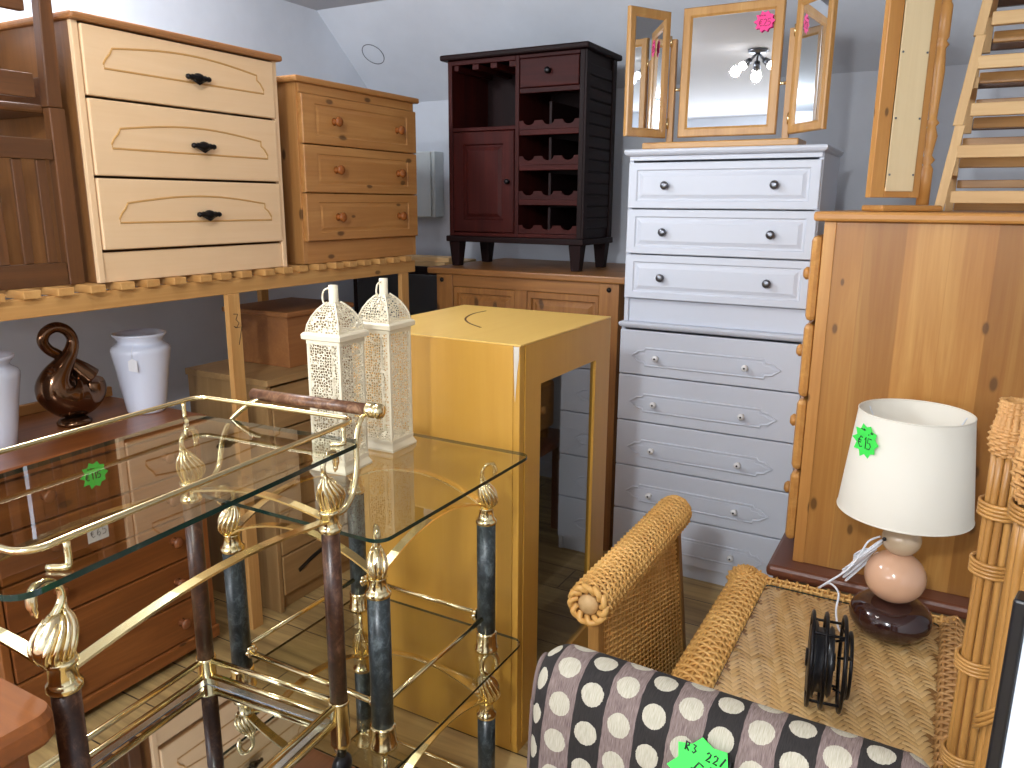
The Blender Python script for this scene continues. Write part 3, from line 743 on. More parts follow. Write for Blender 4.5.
tp = [(.017,.0),(.017,.10),(.010,.112),(.019,.125),(.010,.137),(.0135,.16),(.018,.19),(.011,.215),(.019,.225),(.011,.235),(.012,.26),(.0165,.36),(.012,.42),(.019,.43),(.012,.44),(.017,.45),(.017,.53),(.012,.54),(.017,.56),(.019,.60),(.008,.64),(.001,.66)]
MB().lathe([(r,h+.0) for r,h in tp], (.112,.02,.018), 18).build('turned_post', PINEG['z'], cm)
bx('foot', PINEG['x'], cm, -.06, .128, -.05, .05, 0, .0175, bevel=.006)

# ---- nested wooden racks
def rack(loc, label):
    r = thing('wooden_rack', label, 'rack', loc, 0, 'pale wooden slatted racks nested on the tall pine chest')
    for x in (0, .42):
        MB().loops([[(x+q-.013,y-.012,z),(x+q+.013,y-.012,z),(x+q+.013,y+.012,z),(x+q-.013,y+.012,z)] for z,y,q in ((0,0,-.024),(.236,.012,.004))]).build('upright', PALE['z'], r, .002)
        MB().loops([[(x-.012,y-.012,z),(x+.012,y-.012,z),(x+.012,y+.012,z),(x-.012,y+.012,z)] for z,y in ((0,.30),(.236,.31))]).build('rear_upright', PALE['z'], r, .002)
        bx('side_rail', PALE['y'], r, x-.013, x+.013, .02, .285, .10, .13)
    for z in (.024,.148): bx('rung', PALE['x'], r, .0025, .399, -.011+z*.05, .013+z*.05, z, z+.034)
    for z in (.024,.148):
        bx('middle_rung', RATTAN['x'], r, .0135, .4065, .13, .152, z-.022, z+.008)
        bx('middle_rung', RATTAN['x'], r, .0135, .4065, .235, .255, z+.046, z+.070)
        bx('rear_rung', CHAIRW['x'], r, .0125, .4075, .325, .345, z-.012, z+.022)
    return r
for k, lb in enumerate(('lowest pale wooden slatted rack standing on the tall pine chest', 'middle pale wooden slatted rack of the nest on the tall pine chest', 'topmost pale wooden slatted rack of the nest, cut by the photo top')):
    rack((-.028+.022*k, 2.60+.02*k, ZT+.2365*k), lb)

# ================================================================= GLASS TABLE WITH BRASS SWANS (etagere)
def swan(parent, x, y, z0, h, face, name='swan_capital', wd=1.0):
    """brass swan: body with feather ridges, S-neck; face = direction the head looks to"""
    ca, sa = math.cos(face), math.sin(face); k = h/.14
    def P3(f, s_, z): f *= wd; s_ *= wd; return (x+(f*ca-s_*sa)*k, y+(f*sa+s_*ca)*k, z0+z*k)
    mb = MB(); L = []
    def cf(tt): return .004+.012*math.sin(PI*tt)*(1-tt)-.004*tt
    def rf(tt): return .027*math.sin(PI*(.15+.80*tt))**.75+.003
    for i in range(11):
        tt = i/10; z = .002+.078*tt; r = rf(tt)
        L.append([P3(cf(tt)+r*math.cos(2*PI*j/16), .72*r*math.sin(2*PI*j/16), z) for j in range(16)])
    mb.loops(L, True, True, True, True)
    for sd in (-1, 1):
        for q in range(5):
            a0 = math.radians(38+q*27); pts = []
            for i in range(10):
                tt = i/9; z = .008+(.062+.007*q)*tt; t2 = min(1, (z-.002)/.078); r = rf(t2)+.001
                a = a0+.75*tt-.2
                pts.append(P3(cf(t2)+r*math.cos(a)-(.006*q*.3)*tt**2, sd*(.72*r*math.sin(a)+.001), z))
            mb.tube(pts, [k*(.0022+.0028*math.sin(PI*min(1,i/8.5))) for i in range(10)], 7)
    nk = smooth_path([P3(.020,0,.018),P3(.030,0,.036),P3(.022,0,.058),P3(.002,0,.076),P3(-.012,0,.094),P3(-.012,0,.115),P3(.002,0,.131),P3(.020,0,.132),P3(.030,0,.119),P3(.030,0,.100),P3(.026,0,.086)], 4)
    n_ = len(nk); mb.tube(nk, [k*(.0085-.003*min(1,i/(n_*.5))+(.0022 if n_*.66 < i < n_*.86 else 0)-(.0035 if i > n_*.93 else 0)) for i in range(n_)], 9)
    return mb.build(name, GOLDP, parent)

gt = thing('glass_table', 'two-tier glass table with brass swans and blue-green marble legs, holding the lanterns', 'glass table', (0,0,0))
gt.location = (-1.13,1.315,0)
LX = (-.21,.205); LY = (-.203,.215)
def plate(x0,x1,y0,y1,z0,z1,cr=.05):
    pts = []
    for cx_,cy_,a0 in ((x1-cr,y1-cr,0),(x0+cr,y1-cr,PI/2),(x0+cr,y0+cr,PI),(x1-cr,y0+cr,1.5*PI)):
        for i in range(7): a = a0+PI/2*i/6; pts.append((cx_+cr*math.cos(a), cy_+cr*math.sin(a)))
    return pts
def glass_plate(name, parent, x0,x1,y0,y1,z0,th,cr=.05,mt=None):
    pl = plate(x0,x1,y0,y1,0,0,cr)
    g = MB(); n_ = len(pl); g.add([(u,v,z0+th) for u,v in pl], [tuple(range(n_))])
    o = g.build(name, mt or GLASS, parent)
    L0 = [(u,v,z0) for u,v in pl]; L1 = [(u,v,z0+th) for u,v in pl]
    MB().loops([L0,L1], False, False, True).build('glass_edge', GEDGE, o)
    return o
COLLAR = [(.0235,0),(.027,.003),(.027,.009),(.0235,.012)]
def leg_stack(parent, x, y, z0, z1, zs1):
    """marble shaft z0+..z1 with base cup and collar, swan from z1 to zs1"""
    s_ = MB().lathe([(.0232,z0+.012),(.0232,z1-.012)], (x,y,0), 24).build('marble_leg', MARG, parent)
    MB().lathe([(.030,z0),(.031,z0+.006),(.0275,z0+.010),(.0265,z0+.045),(.027,z0+.049),(.0225,z0+.052)], (x,y,0), 24).build('base_cup', GOLD, s_)
    MB().lathe([(.022,z1-.022),(.0265,z1-.018),(.0265,z1-.010),(.022,z1-.006),(.019,z1),(.017,z1+.018),(.020,z1+.022)], (x,y,0), 24).build('collar', GOLD, s_)
    swan(s_, x, y, z1+.018, zs1-z1-.018, math.atan2(y,x), wd=.85)
for i, x in enumerate(LX):
    for j, y in enumerate(LY):
        leg_stack(gt, x, y, .0, .262, .428)
        leg_stack(gt, x, y, .4375, .802, .940)
for zr, r_ in ((.05,.005),(.532,.006)):
    for a, b in (((LX[0],LY[0]),(LX[1],LY[0])),((LX[1],LY[0]),(LX[1],LY[1])),((LX[1],LY[1]),(LX[0],LY[1])),((LX[0],LY[1]),(LX[0],LY[0]))):
        rd = MB().tube([(a[0],a[1],zr),(b[0],b[1],zr)], r_, 8).build('rod', GOLD, gt)
for zr in (.05,.532):
    for x in LX:
        for y in LY:
            ros = MB()
            d_ = Vector((x,y,0)).normalized()
            for k in range(6): a = 2*PI*k/6; ros.ball((x-.026*(1 if x>0 else -1)+.0, y-.008*(1 if y>0 else -1)+.010*math.cos(a), zr+.010*math.sin(a)), .0075, 8)
            ros.ball((x-.03*(1 if x>0 else -1), y-.008*(1 if y>0 else -1), zr), .008, 8)
            ros.build('rosette', GOLDP, gt)
for zb in (.285,.822):
    for a, b in (((LX[0],LY[0]),(LX[1],LY[0])),((LX[1],LY[0]),(LX[1],LY[1])),((LX[1],LY[1]),(LX[0],LY[1])),((LX[0],LY[1]),(LX[0],LY[0]))):
        MB().strip(arc((a[0],a[1],zb),(b[0],b[1],zb),.058,14,(0,0,1),.8), .020, .004).build('arch_band', GOLD, gt)
glass_plate('glass_shelf', gt, -.265,.270,-.28,.298,.4295,.007,.03)
glass_plate('glass_top', gt, -.268,.284,-.285,.300,.9405,.008,.03)

# ---- lanterns
def lantern(loc, rz, label):
    l = thing('lantern', label, 'lantern', loc, rz, None)
    q = math.sqrt(2); ph = PI/4
    MB().lathe([(.051*q,0),(.0515*q,.005),(.046*q,.016),(.0445*q,.020)], (0,0,0), 4, phase=ph, smooth=False).build('base', IVORY, l)
    w = .0445; z0, z1 = .020, .302
    for k in range(4):
        a = k*PI/2; c_, s_ = math.cos(a), math.sin(a)
        R_ = lambda u, v: (c_*w - s_*u, s_*w + c_*u, v)
        m = MB(); m.grid(lambda u, v: R_(-w+.006+(2*w-.012)*u, z0+.008+(z1-z0-.014)*v), 1, 1, False, uv=lambda u, v: (k*.137+(2*w-.012)*u, (z1-z0)*v))
        m.build('pierced_panel', PIERCED, l)
    fr = MB()
    for sx in (-1,1):
        for sy in (-1,1): fr.box(sx*w-.0065*(sx>0)-.0005*(sx<0), sx*w+.0065*(sx<0)+.0005*(sx>0), sy*w-.0065*(sy>0)-.0005*(sy<0), sy*w+.0065*(sy<0)+.0005*(sy>0), z0, z1)
    for z in ((z0,z0+.009),(z1-.008,z1)):
        for sg in (-1,1):
            fr.box(-w,w,sg*w-.002,sg*w+.002,z[0],z[1]); fr.box(sg*w-.002,sg*w+.002,-w,w,z[0],z[1])
    fr.build('frame', IVORY, l)
    MB().lathe([(.047*q,z1),(.053*q,z1+.003),(.0535*q,z1+.013),(.050*q,z1+.017),(.048*q,z1+.018)], (0,0,0), 4, phase=ph, smooth=False).build('lid_rim', IVORY, l)
    zr = z1+.018
    prof = [(.0455,0),(.0425,.016),(.036,.032),(.027,.047),(.017,.058),(.010,.064)]
    dm = MB()
    for k in range(4):
        a = k*PI/2; c_, s_ = math.cos(a), math.sin(a)
        def fn(u, v):
            i = min(int(v*(len(prof)-1)), len(prof)-2); f = v*(len(prof)-1)-i
            r = prof[i][0]*(1-f)+prof[i+1][0]*f; h = prof[i][1]*(1-f)+prof[i+1][1]*f
            return (c_*r - s_*r*(2*u-1), s_*r + c_*r*(2*u-1), zr+h)
        dm.grid(fn, 6, 10, True, uv=lambda u, v: ((2*u-1)*.045*(1-v*.6)+k*.31+.5, .6+v*.09))
    dm.build('pierced_dome', PIERCED, l)
    rb = MB()
    for sx in (-1,1):
        for sy in (-1,1): rb.tube([(sx*r, sy*r, zr+h) for r, h in prof], .0022, 6)
    rb.build('dome_rib', IVORY, l)
    MB().lathe([(.013,zr+.060),(.0105,zr+.065),(.0105,zr+.101),(.0005,zr+.102)], (0,0,0), 16).build('finial', IVORY, l)
    MB().tube(smooth_path([(-.009,0,zr+.095),(-.026,0,zr+.088),(-.031,0,zr+.070),(-.026,0,zr+.056)] if rz > -1 else [(.009,0,zr+.095),(.024,0,zr+.088),(.029,0,zr+.070),(.022,0,zr+.056)], 5), .0021, 8).build('ring_handle', IVORY, l)
    return l
lantern((-1.188,1.312,.949), math.radians(4), 'cream pierced-metal lantern nearer the trolley, the left one of the pair')
l2 = lantern((-1.195,1.497,.949), math.radians(-88), 'cream pierced-metal lantern next to the alder cabinet, the right one of the pair')

# ================================================================= BRASS TROLLEY
ct = thing('low_table', 'low brown table under the brass trolley', 'table', (-1.16,.66,0))
bx('tabletop', DPINE['y'], ct, -.24, .255, -.248, .345, .435, .4675, bevel=.004)
for x in (-.22,.18):
    for y in (-.23,.28): bx('leg', DPINE['z'], ct, x, x+.05, y, y+.05, 0, .4345)
tr = thing('serving_trolley', 'brass serving trolley with swan posts, brown marble columns and a glass top', 'trolley', (-.911,.97,0), math.radians(4.5))
tw, tl = .335, .51
posts = [(0,0),(-tw,0),(0,-tl),(-tw,-tl)]
for i, (x, y) in enumerate(posts):
    MB().ball((x,y,.494), .0255, 16, (.62,1,1)).build('caster', BLACKP, tr)
    s_ = MB().lathe([(.0165,.62),(.0165,.985)], (x,y,0), 22).build('marble_post', MARB, tr)
    MB().lathe([(.008,.515),(.016,.54),(.0195,.545),(.0185,.55),(.0185,.63),(.0205,.634),(.0195,.638)], (x,y,0), 22).build('foot_sleeve', GOLD, s_)
    MB().lathe([(.017,.976),(.0205,.979),(.0205,.986),(.0175,.989),(.0165,.992),(.0165,1.010),(.019,1.013),(.019,1.018),(.015,1.020)], (x,y,0), 22).build('collar', GOLD, s_)
    f = -PI/2 if i > 1 else PI/2
    swan(s_, x, y, 1.013, .113, f, wd=1.0)
sides = [((0,0),(-tw,0)),((0,0),(0,-tl)),((-tw,0),(-tw,-tl)),((0,-tl),(-tw,-tl))]
for a, b in sides:
    for z in (.632,.596): MB().tube([(a[0],a[1],z),(b[0],b[1],z)], .0062, 10).build('tray_rail', GOLD, tr)
    MB().strip(arc((a[0],a[1],.999),(b[0],b[1],.999),.024,12), .018, .004).build('arch_band', GOLD, tr)
bx('tray_mirror', TRAYM, tr, -tw+.010, -.010, -tl+.010, -.010, .590, .596, bevel=.001)
for d_ in ((-tw+.011,-.011,-tl+.011,-tl+.026),(-tw+.011,-.011,-.026,-.011),(-tw+.011,-tw+.026,-tl+.0265,-.0265),(-.026,-.011,-tl+.0265,-.0265)): bx('bevelled_border', TRAYB, tr, *d_, .5962, .5975, bevel=.0004)
tg = glass_plate('glass_top', tr, -tw-.055, .022, -tl-.055, .080, 1.119, .008, .03)
# gallery rail
RX0, RX1, RY0, RY1, RZ = -tw-.042, .008, -tl-.03, .078, 1.166
pl = plate(RX0,RX1,RY0,RY1,0,0,.028)
MB().tube([(u,v,RZ) for u,v in pl], .0044, 10, closed=True).build('gallery_rail', GOLD, tr)
for x, y in ((RX1,.04),(RX0,.04),(RX1,RY0+.05),(RX0,RY0+.05)):
    MB().tube(smooth_path([(x,y,RZ-.003),(x,y,1.136),(x*.985-(.0),y-.004,1.131),(x-(.02 if x>0 else -.02),y-.014,1.1305)],3), .0042, 8).build('rail_clip', GOLD, tr)
# handle
HY, HZ = .118, 1.174
hd = MB().lathe([(.0115,-.270),(.0115,.003)], (.0,HY,HZ), 18, 'x').build('handle_bar', MARBH, tr)
for sx, x0 in ((1,.003),):
    MB().lathe([(.012,0),(.0145,.004*sx),(.0145,.016*sx),(.012,.018*sx),(.012,.022*sx),(.015,.026*sx),(.013,.034*sx),(.0005,.036*sx)], (x0,HY,HZ), 18, 'x').build('handle_cap', GOLD, hd)
for x, xh in ((-.002,.0),(-tw+.004,-.25)):
    MB().tube(smooth_path([(x,.016,1.003),(x+.003,.040,1.004),(x+.004,.068,1.028),(x+.004,.082,1.075),(x+(xh-x)*.3,.088,1.12),(x+(xh-x)*.7,.098,1.152),(xh,HY,HZ-.006)],5), .0055, 10).build('handle_support', GOLD, tr)

# ================================================================= PINE BEDSIDE (bottom-left corner)
pb = thing('bedside_cabinet', 'golden pine cabinet corner at the bottom left, in front of the trolley', 'cabinet', (-1.0,.20,0))
_tp = plate(-.25,.232,-.18,.2,0,0,.022)
MB().loops([[(u*k,v*k,z) for u,v in _tp] for k,z in ((.985,.992),(1,.998),(1,1.018),(.985,1.028))]).build('top', OPINE['x'], pb)
bx('carcass', OPINE['z'], pb, -.22, .205, -.15, .175, .06, .9915)
d = panel_front('door', OPINE['z'], pb, -.2, .19, .09, .97, -.168, .0175); knob(d, .15, .6, -.168, OPINE['y'])
for x in (-.22,.165):
    for y in (-.15,.135): bx('foot', OPINE['z'], pb, x, x+.04, y, y+.04, 0, .0595)

# ================================================================= WICKER
def weave(mb, surf, nu, nv, r, amp, sub=2, u0=0, u1=1, stake=1.4, sides=4, stakes=True):
    """strands run along u (nu stakes), nv rows along v, over-under on surf(u,v)->(point, normal)"""
    N = nu*sub
    for j in range(nv):
        v = (j+.5)/nv; pts = []
        for i in range(N+1):
            u = u0+(u1-u0)*i/N
            p, n = surf(u, v)
            pts.append(p+n*(amp*math.sin(PI*(i/sub+.5+(j % 2)))))
        mb.tube(pts, r, sides, caps=False)
    if stakes:
        for i in range(nu+1):
            u = u0+(u1-u0)*i/nu
            pts = [surf(u, j/max(4, nv//4))[0] for j in range(max(4, nv//4)+1)]
            mb.tube(pts, r*stake, 5, caps=False)
    return mb

# ---- wicker panel with rolled top
wp = thing('wicker_panel', 'golden wicker side panel with a rolled top and wooden end knob, behind the dotted chair', 'wicker panel', (-.64,1.82,0))
L0, L1, ZR, RR = -.30, .33, .648, .047
def roll(u, v):   # v around the roll, u along the axis
    a = 2*PI*v; p = Vector((RR*math.cos(a), L0+(L1-L0)*u, ZR+RR*math.sin(a))); return p, Vector((math.cos(a),0,math.sin(a)))
def rollT(u, v): return roll(v, u)
m = MB(); weave(m, rollT, 18, 58, .0038, .0050, sub=2, stake=.9)
m.build('rolled_top', WICK, wp)
MB().lathe([(RR-.007,L0+.004),(RR-.007,L1-.004)], (0,0,ZR), 24, 'y').build('roll_core', WICKB, wp)
for yy, sg in ((L0,-1),(L1,1)):
    br = MB()
    for k in range(11):
        a = 2*PI*k/11; b = a+.75
        br.tube(smooth_path([(.030*math.cos(a),yy+sg*.002,ZR+.030*math.sin(a)),(.043*math.cos(a+.3),yy+sg*.012,ZR+.043*math.sin(a+.3)),(.046*math.cos(b),yy+sg*.004,ZR+.046*math.sin(b))],4), .0075, 7)
    br.build('braided_end', WICK, wp)
    e_ = MB().lathe([(.026,yy),(.0245,yy+sg*.010),(.013,yy+sg*.019),(.0005,yy+sg*.022)], (0,0,ZR), 18, 'y').build('end_knob', PALE['y'], wp)
def pan(u, v):
    z = .10+(ZR-.035-.10)*v; y = L0+.045+(L1-L0-.06+.11*(1-v))*u
    return Vector((.012+.02*(1-v), y, z)), Vector((1,0,.04))
m = MB(); weave(m, pan, 22, 66, .0034, .0042, sub=2, stake=.9)
m.build('woven_face', WICK, wp)
MB().grid(lambda u,v: pan(u,v)[0]-Vector((.006,0,0)), 2, 2).build('inner_face', WICKB, wp)
for y0 in (L0+.02, L1-.015):
    MB().loops([[(x-.012,y-.016,z),(x+.016,y-.016,z),(x+.016,y+.016,z),(x-.012,y+.016,z)] for x,y,z in ((.03,y0+(.115 if y0>0 else -.005),0),(.006,y0,ZR-.03))]).build('post', RATTAN['z'], wp, .004)
for y_, lx in ((L0+.03,-.0),(L1-.0,-.0)):
    pass
bx('foot_rail', RATTAN['y'], wp, .018, .046, L0+.03, L1+.06, .075, .1)

# ---- rattan table / trunk
rt = thing('rattan_table', 'rattan table with plaited cane top and thick woven border, under the lamp', 'table', (-.18,1.72,0))
X0, X1, Y0, Y1, ZT_ = -.29, .325, -.52, .545, .452
IX0, IX1, IY0, IY1 = -.195, .268, -.44, .505
bx('top_board', MATB, rt, IX0-.03, IX1+.03, IY0-.03, IY1+.02, ZT_-.03, ZT_-.010, bevel=0)
# plaited floats
fl = MB(); p_ = .0125; s2 = 1/math.sqrt(2)
def float_strip(cx_, cy_, dx, dy, ln, wd, h):
    nx, ny = -dy, dx; vs = []; fs = []
    for i, (a, hh) in enumerate(((-.5,-.55),(-.32,.35),(0,1),(.32,.35),(.5,-.55))):
        for j, (b, hb) in enumerate(((-.5,-.25),(-.2,1),(.2,1),(.5,-.25))):
            vs.append((cx_+dx*a*ln+nx*b*wd, cy_+dy*a*ln+ny*b*wd, ZT_-.009+h*(.35*hb+.65*hh)))
    for i in range(4):
        for j in range(3): fs.append((i*4+j,(i+1)*4+j,(i+1)*4+j+1,i*4+j+1))
    fl.add(vs, fs, True)
ang = math.radians(62); ca, sa = math.cos(ang), math.sin(ang)
R_ = int(1.3/p_)
for i in range(-R_, R_):
    for j in range(-R_, R_):
        for fam in (0, 1):
            if fam == 0 and (j-i) % 6 != 0: continue
            if fam == 1 and (i-j) % 6 != 1: continue
            if fam == 0: a_, b_ = (j+1.5)*p_, (i+.5)*p_
            else: a_, b_ = (j+.5)*p_, (i+1.5)*p_
            x = ca*a_-sa*b_; y = sa*a_+ca*b_
            if not (IX0+.004 < x < IX1-.004 and IY0+.004 < y < IY1-.004): continue
            if fam == 0: float_strip(x, y, ca, sa, p_*3.1, p_*.97, .0032)
            else: float_strip(x, y, -sa, ca, p_*3.1, p_*.97, .0032)
fl.build('plaited_top', MATW, rt)
pg_ = glass_plate('glass_sheet', rt, IX0+.006, IX1-.004, IY0+.006, IY1-.006, ZT_-.0045, .005, .015, LOWGLASS)
# woven border: half round roll along each side
def border(p0, p1, w, h, nrm):
    p0, p1, nrm = Vector(p0), Vector(p1), Vector(nrm)
    def sf(u, v):
        a = PI*(1.15*u-.15); off = nrm*(w/2+w/2*math.cos(a)); p = p0.lerp(p1, v)+off; p.z += h*math.sin(a)
        return p, (nrm*math.cos(a)+Vector((0,0,1))*math.sin(a)).normalized()
    return sf
zb = ZT_-.016
def core(mb, sf, n=10, m_=12):
    mb.grid(lambda u, v: sf(u, v)[0]-sf(u, v)[1]*.006, n, m_)
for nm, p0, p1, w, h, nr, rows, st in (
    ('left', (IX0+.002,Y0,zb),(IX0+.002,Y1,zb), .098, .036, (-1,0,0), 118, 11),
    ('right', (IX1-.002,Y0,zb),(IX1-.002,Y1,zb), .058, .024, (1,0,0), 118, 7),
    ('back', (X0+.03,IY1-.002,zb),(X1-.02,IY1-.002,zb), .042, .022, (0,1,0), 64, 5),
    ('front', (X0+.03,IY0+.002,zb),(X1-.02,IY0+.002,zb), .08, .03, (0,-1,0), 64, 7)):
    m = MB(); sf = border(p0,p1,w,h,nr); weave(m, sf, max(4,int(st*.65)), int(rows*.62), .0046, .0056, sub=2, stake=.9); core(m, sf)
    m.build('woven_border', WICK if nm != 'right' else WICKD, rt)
for x, y in ((X0+.035,Y1-.035),(X0+.035,Y0+.035)):
    kn = MB()
    def cap(u, v, x=x, y=y):
        a = 2*PI*u; b = PI/2*v*.96; n = Vector((math.cos(a)*math.cos(b), math.sin(a)*math.cos(b), math.sin(b)))
        return Vector((x,y,zb+.0))+Vector((n.x*.048,n.y*.048,n.z*.045)), n
    weave(kn, cap, 12, 8, .005, .005, sub=2, stake=.9); kn.grid(lambda u, v: cap(u,v)[0]-cap(u,v)[1]*.006, 16, 8)
    kn.build('corner_cap', WICK, rt)
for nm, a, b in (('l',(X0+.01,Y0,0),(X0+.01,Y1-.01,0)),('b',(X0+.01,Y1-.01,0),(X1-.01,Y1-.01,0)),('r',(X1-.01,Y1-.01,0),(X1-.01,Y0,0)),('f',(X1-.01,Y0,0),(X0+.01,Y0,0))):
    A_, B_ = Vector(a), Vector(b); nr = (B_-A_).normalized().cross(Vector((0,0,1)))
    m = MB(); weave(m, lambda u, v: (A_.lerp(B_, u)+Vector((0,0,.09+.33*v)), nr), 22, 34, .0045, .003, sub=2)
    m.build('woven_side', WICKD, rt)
for x in (X0+.03,X1-.03):
    for y in (Y0+.03,Y1-.03): MB().lathe([(.018,0),(.018,.43)], (x,y,0), 12).build('leg', RATTAN['z'], rt)

# ---- table lamp
ZL = ZT_+.001
lp = thing('table_lamp', 'table lamp of three stacked pebbles with a cream drum shade and green price star', 'lamp', (-.034,2.112,ZL))
MB().lathe([(.001,0),(.065,.001),(.085,.010),(.099,.032),(.101,.048),(.093,.070),(.072,.086),(.045,.094),(.001,.096)], (0,0,0), 36).build('brown_stone', STONEB, lp, label='glossy dark brown pebble base')
MB().ball((.0,0,.157), .0745, 32, (1,1,.92)).build('pink_stone', STONEP, lp, label='glossy salmon pink pebble')
MB().ball((.004,0,.262), .0475, 28, (1,1,.92)).build('cream_stone', STONEC, lp, label='glossy beige pebble')
MB().lathe([(.012,.30),(.012,.345),(.018,.347),(.018,.395),(.001,.395)], (0,0,0), 16).build('lamp_holder', CERAM, lp)
MB().lathe([(.004,0),(.0055,-.006),(.001,-.008)], (-.034,-.034,.268), 8, 'y').build('switch', BLACKP, lp)
RB, RT, HB, HT = .157, .130, .338, .600
sh = MB().lathe([(RB,HB),(RT,HT),(RT-.0015,HT),(RB-.0015,HB)], (0,0,0), 64, caps=False); sh.loops([[(r*math.cos(2*PI*i/64), r*math.sin(2*PI*i/64), HB) for i in range(64)] for r in (RB-.0015,RB)], False, False)
shd = sh.build('lamp_shade', SHADE, lp)
for r_, z_ in ((RB-.0005,HB+.001),(RT-.0005,HT-.001)): MB().tube([(r_*math.cos(2*PI*i/64), r_*math.sin(2*PI*i/64), z_) for i in range(64)], .002, 6, closed=True).build('shade_rim', SHADE, shd)
sr = MB()
for k in range(3):
    a = 2*PI*k/3+.5; sr.tube([(.018*math.cos(a),.018*math.sin(a),.39),((RT-.002)*math.cos(a),(RT-.002)*math.sin(a),HT-.015)], .0018, 6)
sr.build('shade_ring', CORDW, shd)
a_ = math.radians(-135); zst = .535; rs_ = RB-(RB-RT)*(zst-HB)/(HT-HB)+.0015
nv = Vector((math.cos(a_), math.sin(a_), .1)).normalized(); ux_ = Vector((-math.sin(a_), math.cos(a_), 0))
star(shd, Vector((rs_*math.cos(a_), rs_*math.sin(a_), zst))+nv*.002, ux_, (0,0,1), .0445, GREEN, INK, [('e',-.58,-.42,.62),('1',-.18,-.42,.66),('5',.1,-.42,.62),('-~',-.4,.5,.22),(',~',.15,.42,.25)], label='green price star', wr=.0013)
# bundled flex
cd = MB()
for k in range(6):
    ph = k*.5; cpts = []
    c0 = Vector((-.082+.006*math.cos(k), -.03+.006*k, .215-.010*k)); ax = Vector((-.62,-.25,-.70+.1*math.sin(k))).normalized(); pr = Vector((.5,-.1,.55)).normalized()
    cd.tube([c0+ax*(.055*math.cos(a))+pr*(.015*math.sin(a))+Vector((0,.004*math.sin(2*a+k),0)) for a in [2*PI*i/24 for i in range(24)]], .0026, 6, closed=True)
cd.tube(smooth_path([(-.045,-.01,.262),(-.07,-.03,.25),(-.085,-.035,.215),(-.11,-.05,.17),(-.16,-.06,.12),(-.175,-.05,.10),(-.15,-.04,.115),(-.125,-.055,.10),(-.125,-.075,.06),(-.115,-.085,.02),(-.10,-.09,.004)],5), .0028, 6)
for k in range(3): cd.tube([Vector((-.085,-.02,.205))+Vector((.016*math.cos(a),.016*math.sin(a)+.01,.006*k-.01+.012*math.cos(a))) for a in [2*PI*i/16 for i in range(16)]], .0026, 6, closed=True)
cd.build('flex', CORDW, lp, label='white flex tied in a bundle')

# ---- black ring-shaped reel
rl = thing('reel', 'black ringed reel standing on edge on the rattan table', 'reel', (-.135,1.70,ZL+.106), math.radians(8))
def ringx_(x, r, t_, nm, par=rl, m=BLACKM): return MB().tube([(x, r*math.cos(2*PI*i/40), r*math.sin(2*PI*i/40)) for i in range(40)], t_, 8, closed=True).build(nm, m, par)
ringx_(-.040,.102,.0042,'ring'); ringx_(-.012,.102,.0042,'ring'); ringx_(.026,.102,.0042,'ring'); ringx_(.040,.070,.0038,'ring')
MB().lathe([(.001,-.045),(.07,-.044),(.082,-.038),(.084,-.030),(.070,-.026),(.070,-.004),(.078,0),(.072,.006),(.001,.008)], (0,0,0), 40, 'x').build('hub', BLACKP, rl)
MB().lathe([(.020,-.050),(.020,.012)], (0,0,0), 20, 'x').build('boss', BLACKM, rl)
for k in range(4):
    a = 2*PI*k/4+.5; MB().tube([(-.043,.102*math.cos(a),.102*math.sin(a)),(.029,.102*math.cos(a),.102*math.sin(a))], .0035, 6).build('crossbar', BLACKM, rl)
for k in range(3):
    a = 2*PI*k/3+.35; MB().tube([(.026,.102*math.cos(a),.102*math.sin(a)),(.041,.07*math.cos(a),.07*math.sin(a)),(.012,.06*math.cos(a),.06*math.sin(a))], .003, 6).build('spoke', BLACKM, rl)

# ================================================================= RATTAN STAND at right
rs = thing('rattan_stand', 'tall rattan post of bundled canes with woven capital at the right edge', 'rattan stand', (.126,1.037,0))
rng = random.Random(3)
BA, BB = (-.034,.085), (.004,.0)
def bundle(c, r, n, z1, rc):
    for k in range(n):
        a = 2*PI*k/n+.2
        pts = [(c[0]+r*math.cos(a)*(1-.10*i/6)+.0012*rng.uniform(-1,1), c[1]+r*math.sin(a)*(1-.10*i/6)+.0012*rng.uniform(-1,1), z1*i/6) for i in range(7)]
        MB().tube(smooth_path(pts,3), rc, 10).build('cane', RATTAN['z'], rs)
bundle(BA, .0175, 10, 1.25, .0047)
bundle(BB, .0275, 14, 1.205, .0056)
for c_, r_, h_ in ((BA,.0135,1.24),(BB,.0225,1.20)): MB().lathe([(r_,.002),(r_*.9,h_)], (c_[0],c_[1],0), 16).build('core', WICKB, rs)
def wrap(c, r, z, turns, dz, slope=0, rc=.0027, a0=0, a1=2*PI):
    m = MB()
    for k in range(turns):
        m.tube([(c[0]+r*math.cos(a), c[1]+r*math.sin(a), z+dz*k+slope*math.sin(a*.5+.4)) for a in [a0+(a1-a0)*i/28 for i in range(29)]], rc, 6)
    m.build('binding', RATTAN['x'], rs)
for z in (.80,.945,1.085,1.165): wrap(BA,.0245,z,4,.0052)
wrap(BB,.0365,1.196,4,.0052); wrap(BB,.0365,.80,4,.006)
for z in (1.02,.90): wrap(BB,.037,z,3,.0075,slope=.12,a0=-PI,a1=0)
def capit(c, r0, r1, z0, z1, bulge):
    def sf(u, v):
        a = 2*PI*u; r = r0+(r1-r0)*v+bulge*math.sin(PI*min(1,v*1.6)); n = Vector((math.cos(a),math.sin(a),.1))
        return Vector((c[0]+r*math.cos(a), c[1]+r*math.sin(a), z0+(z1-z0)*v)), n
    return sf
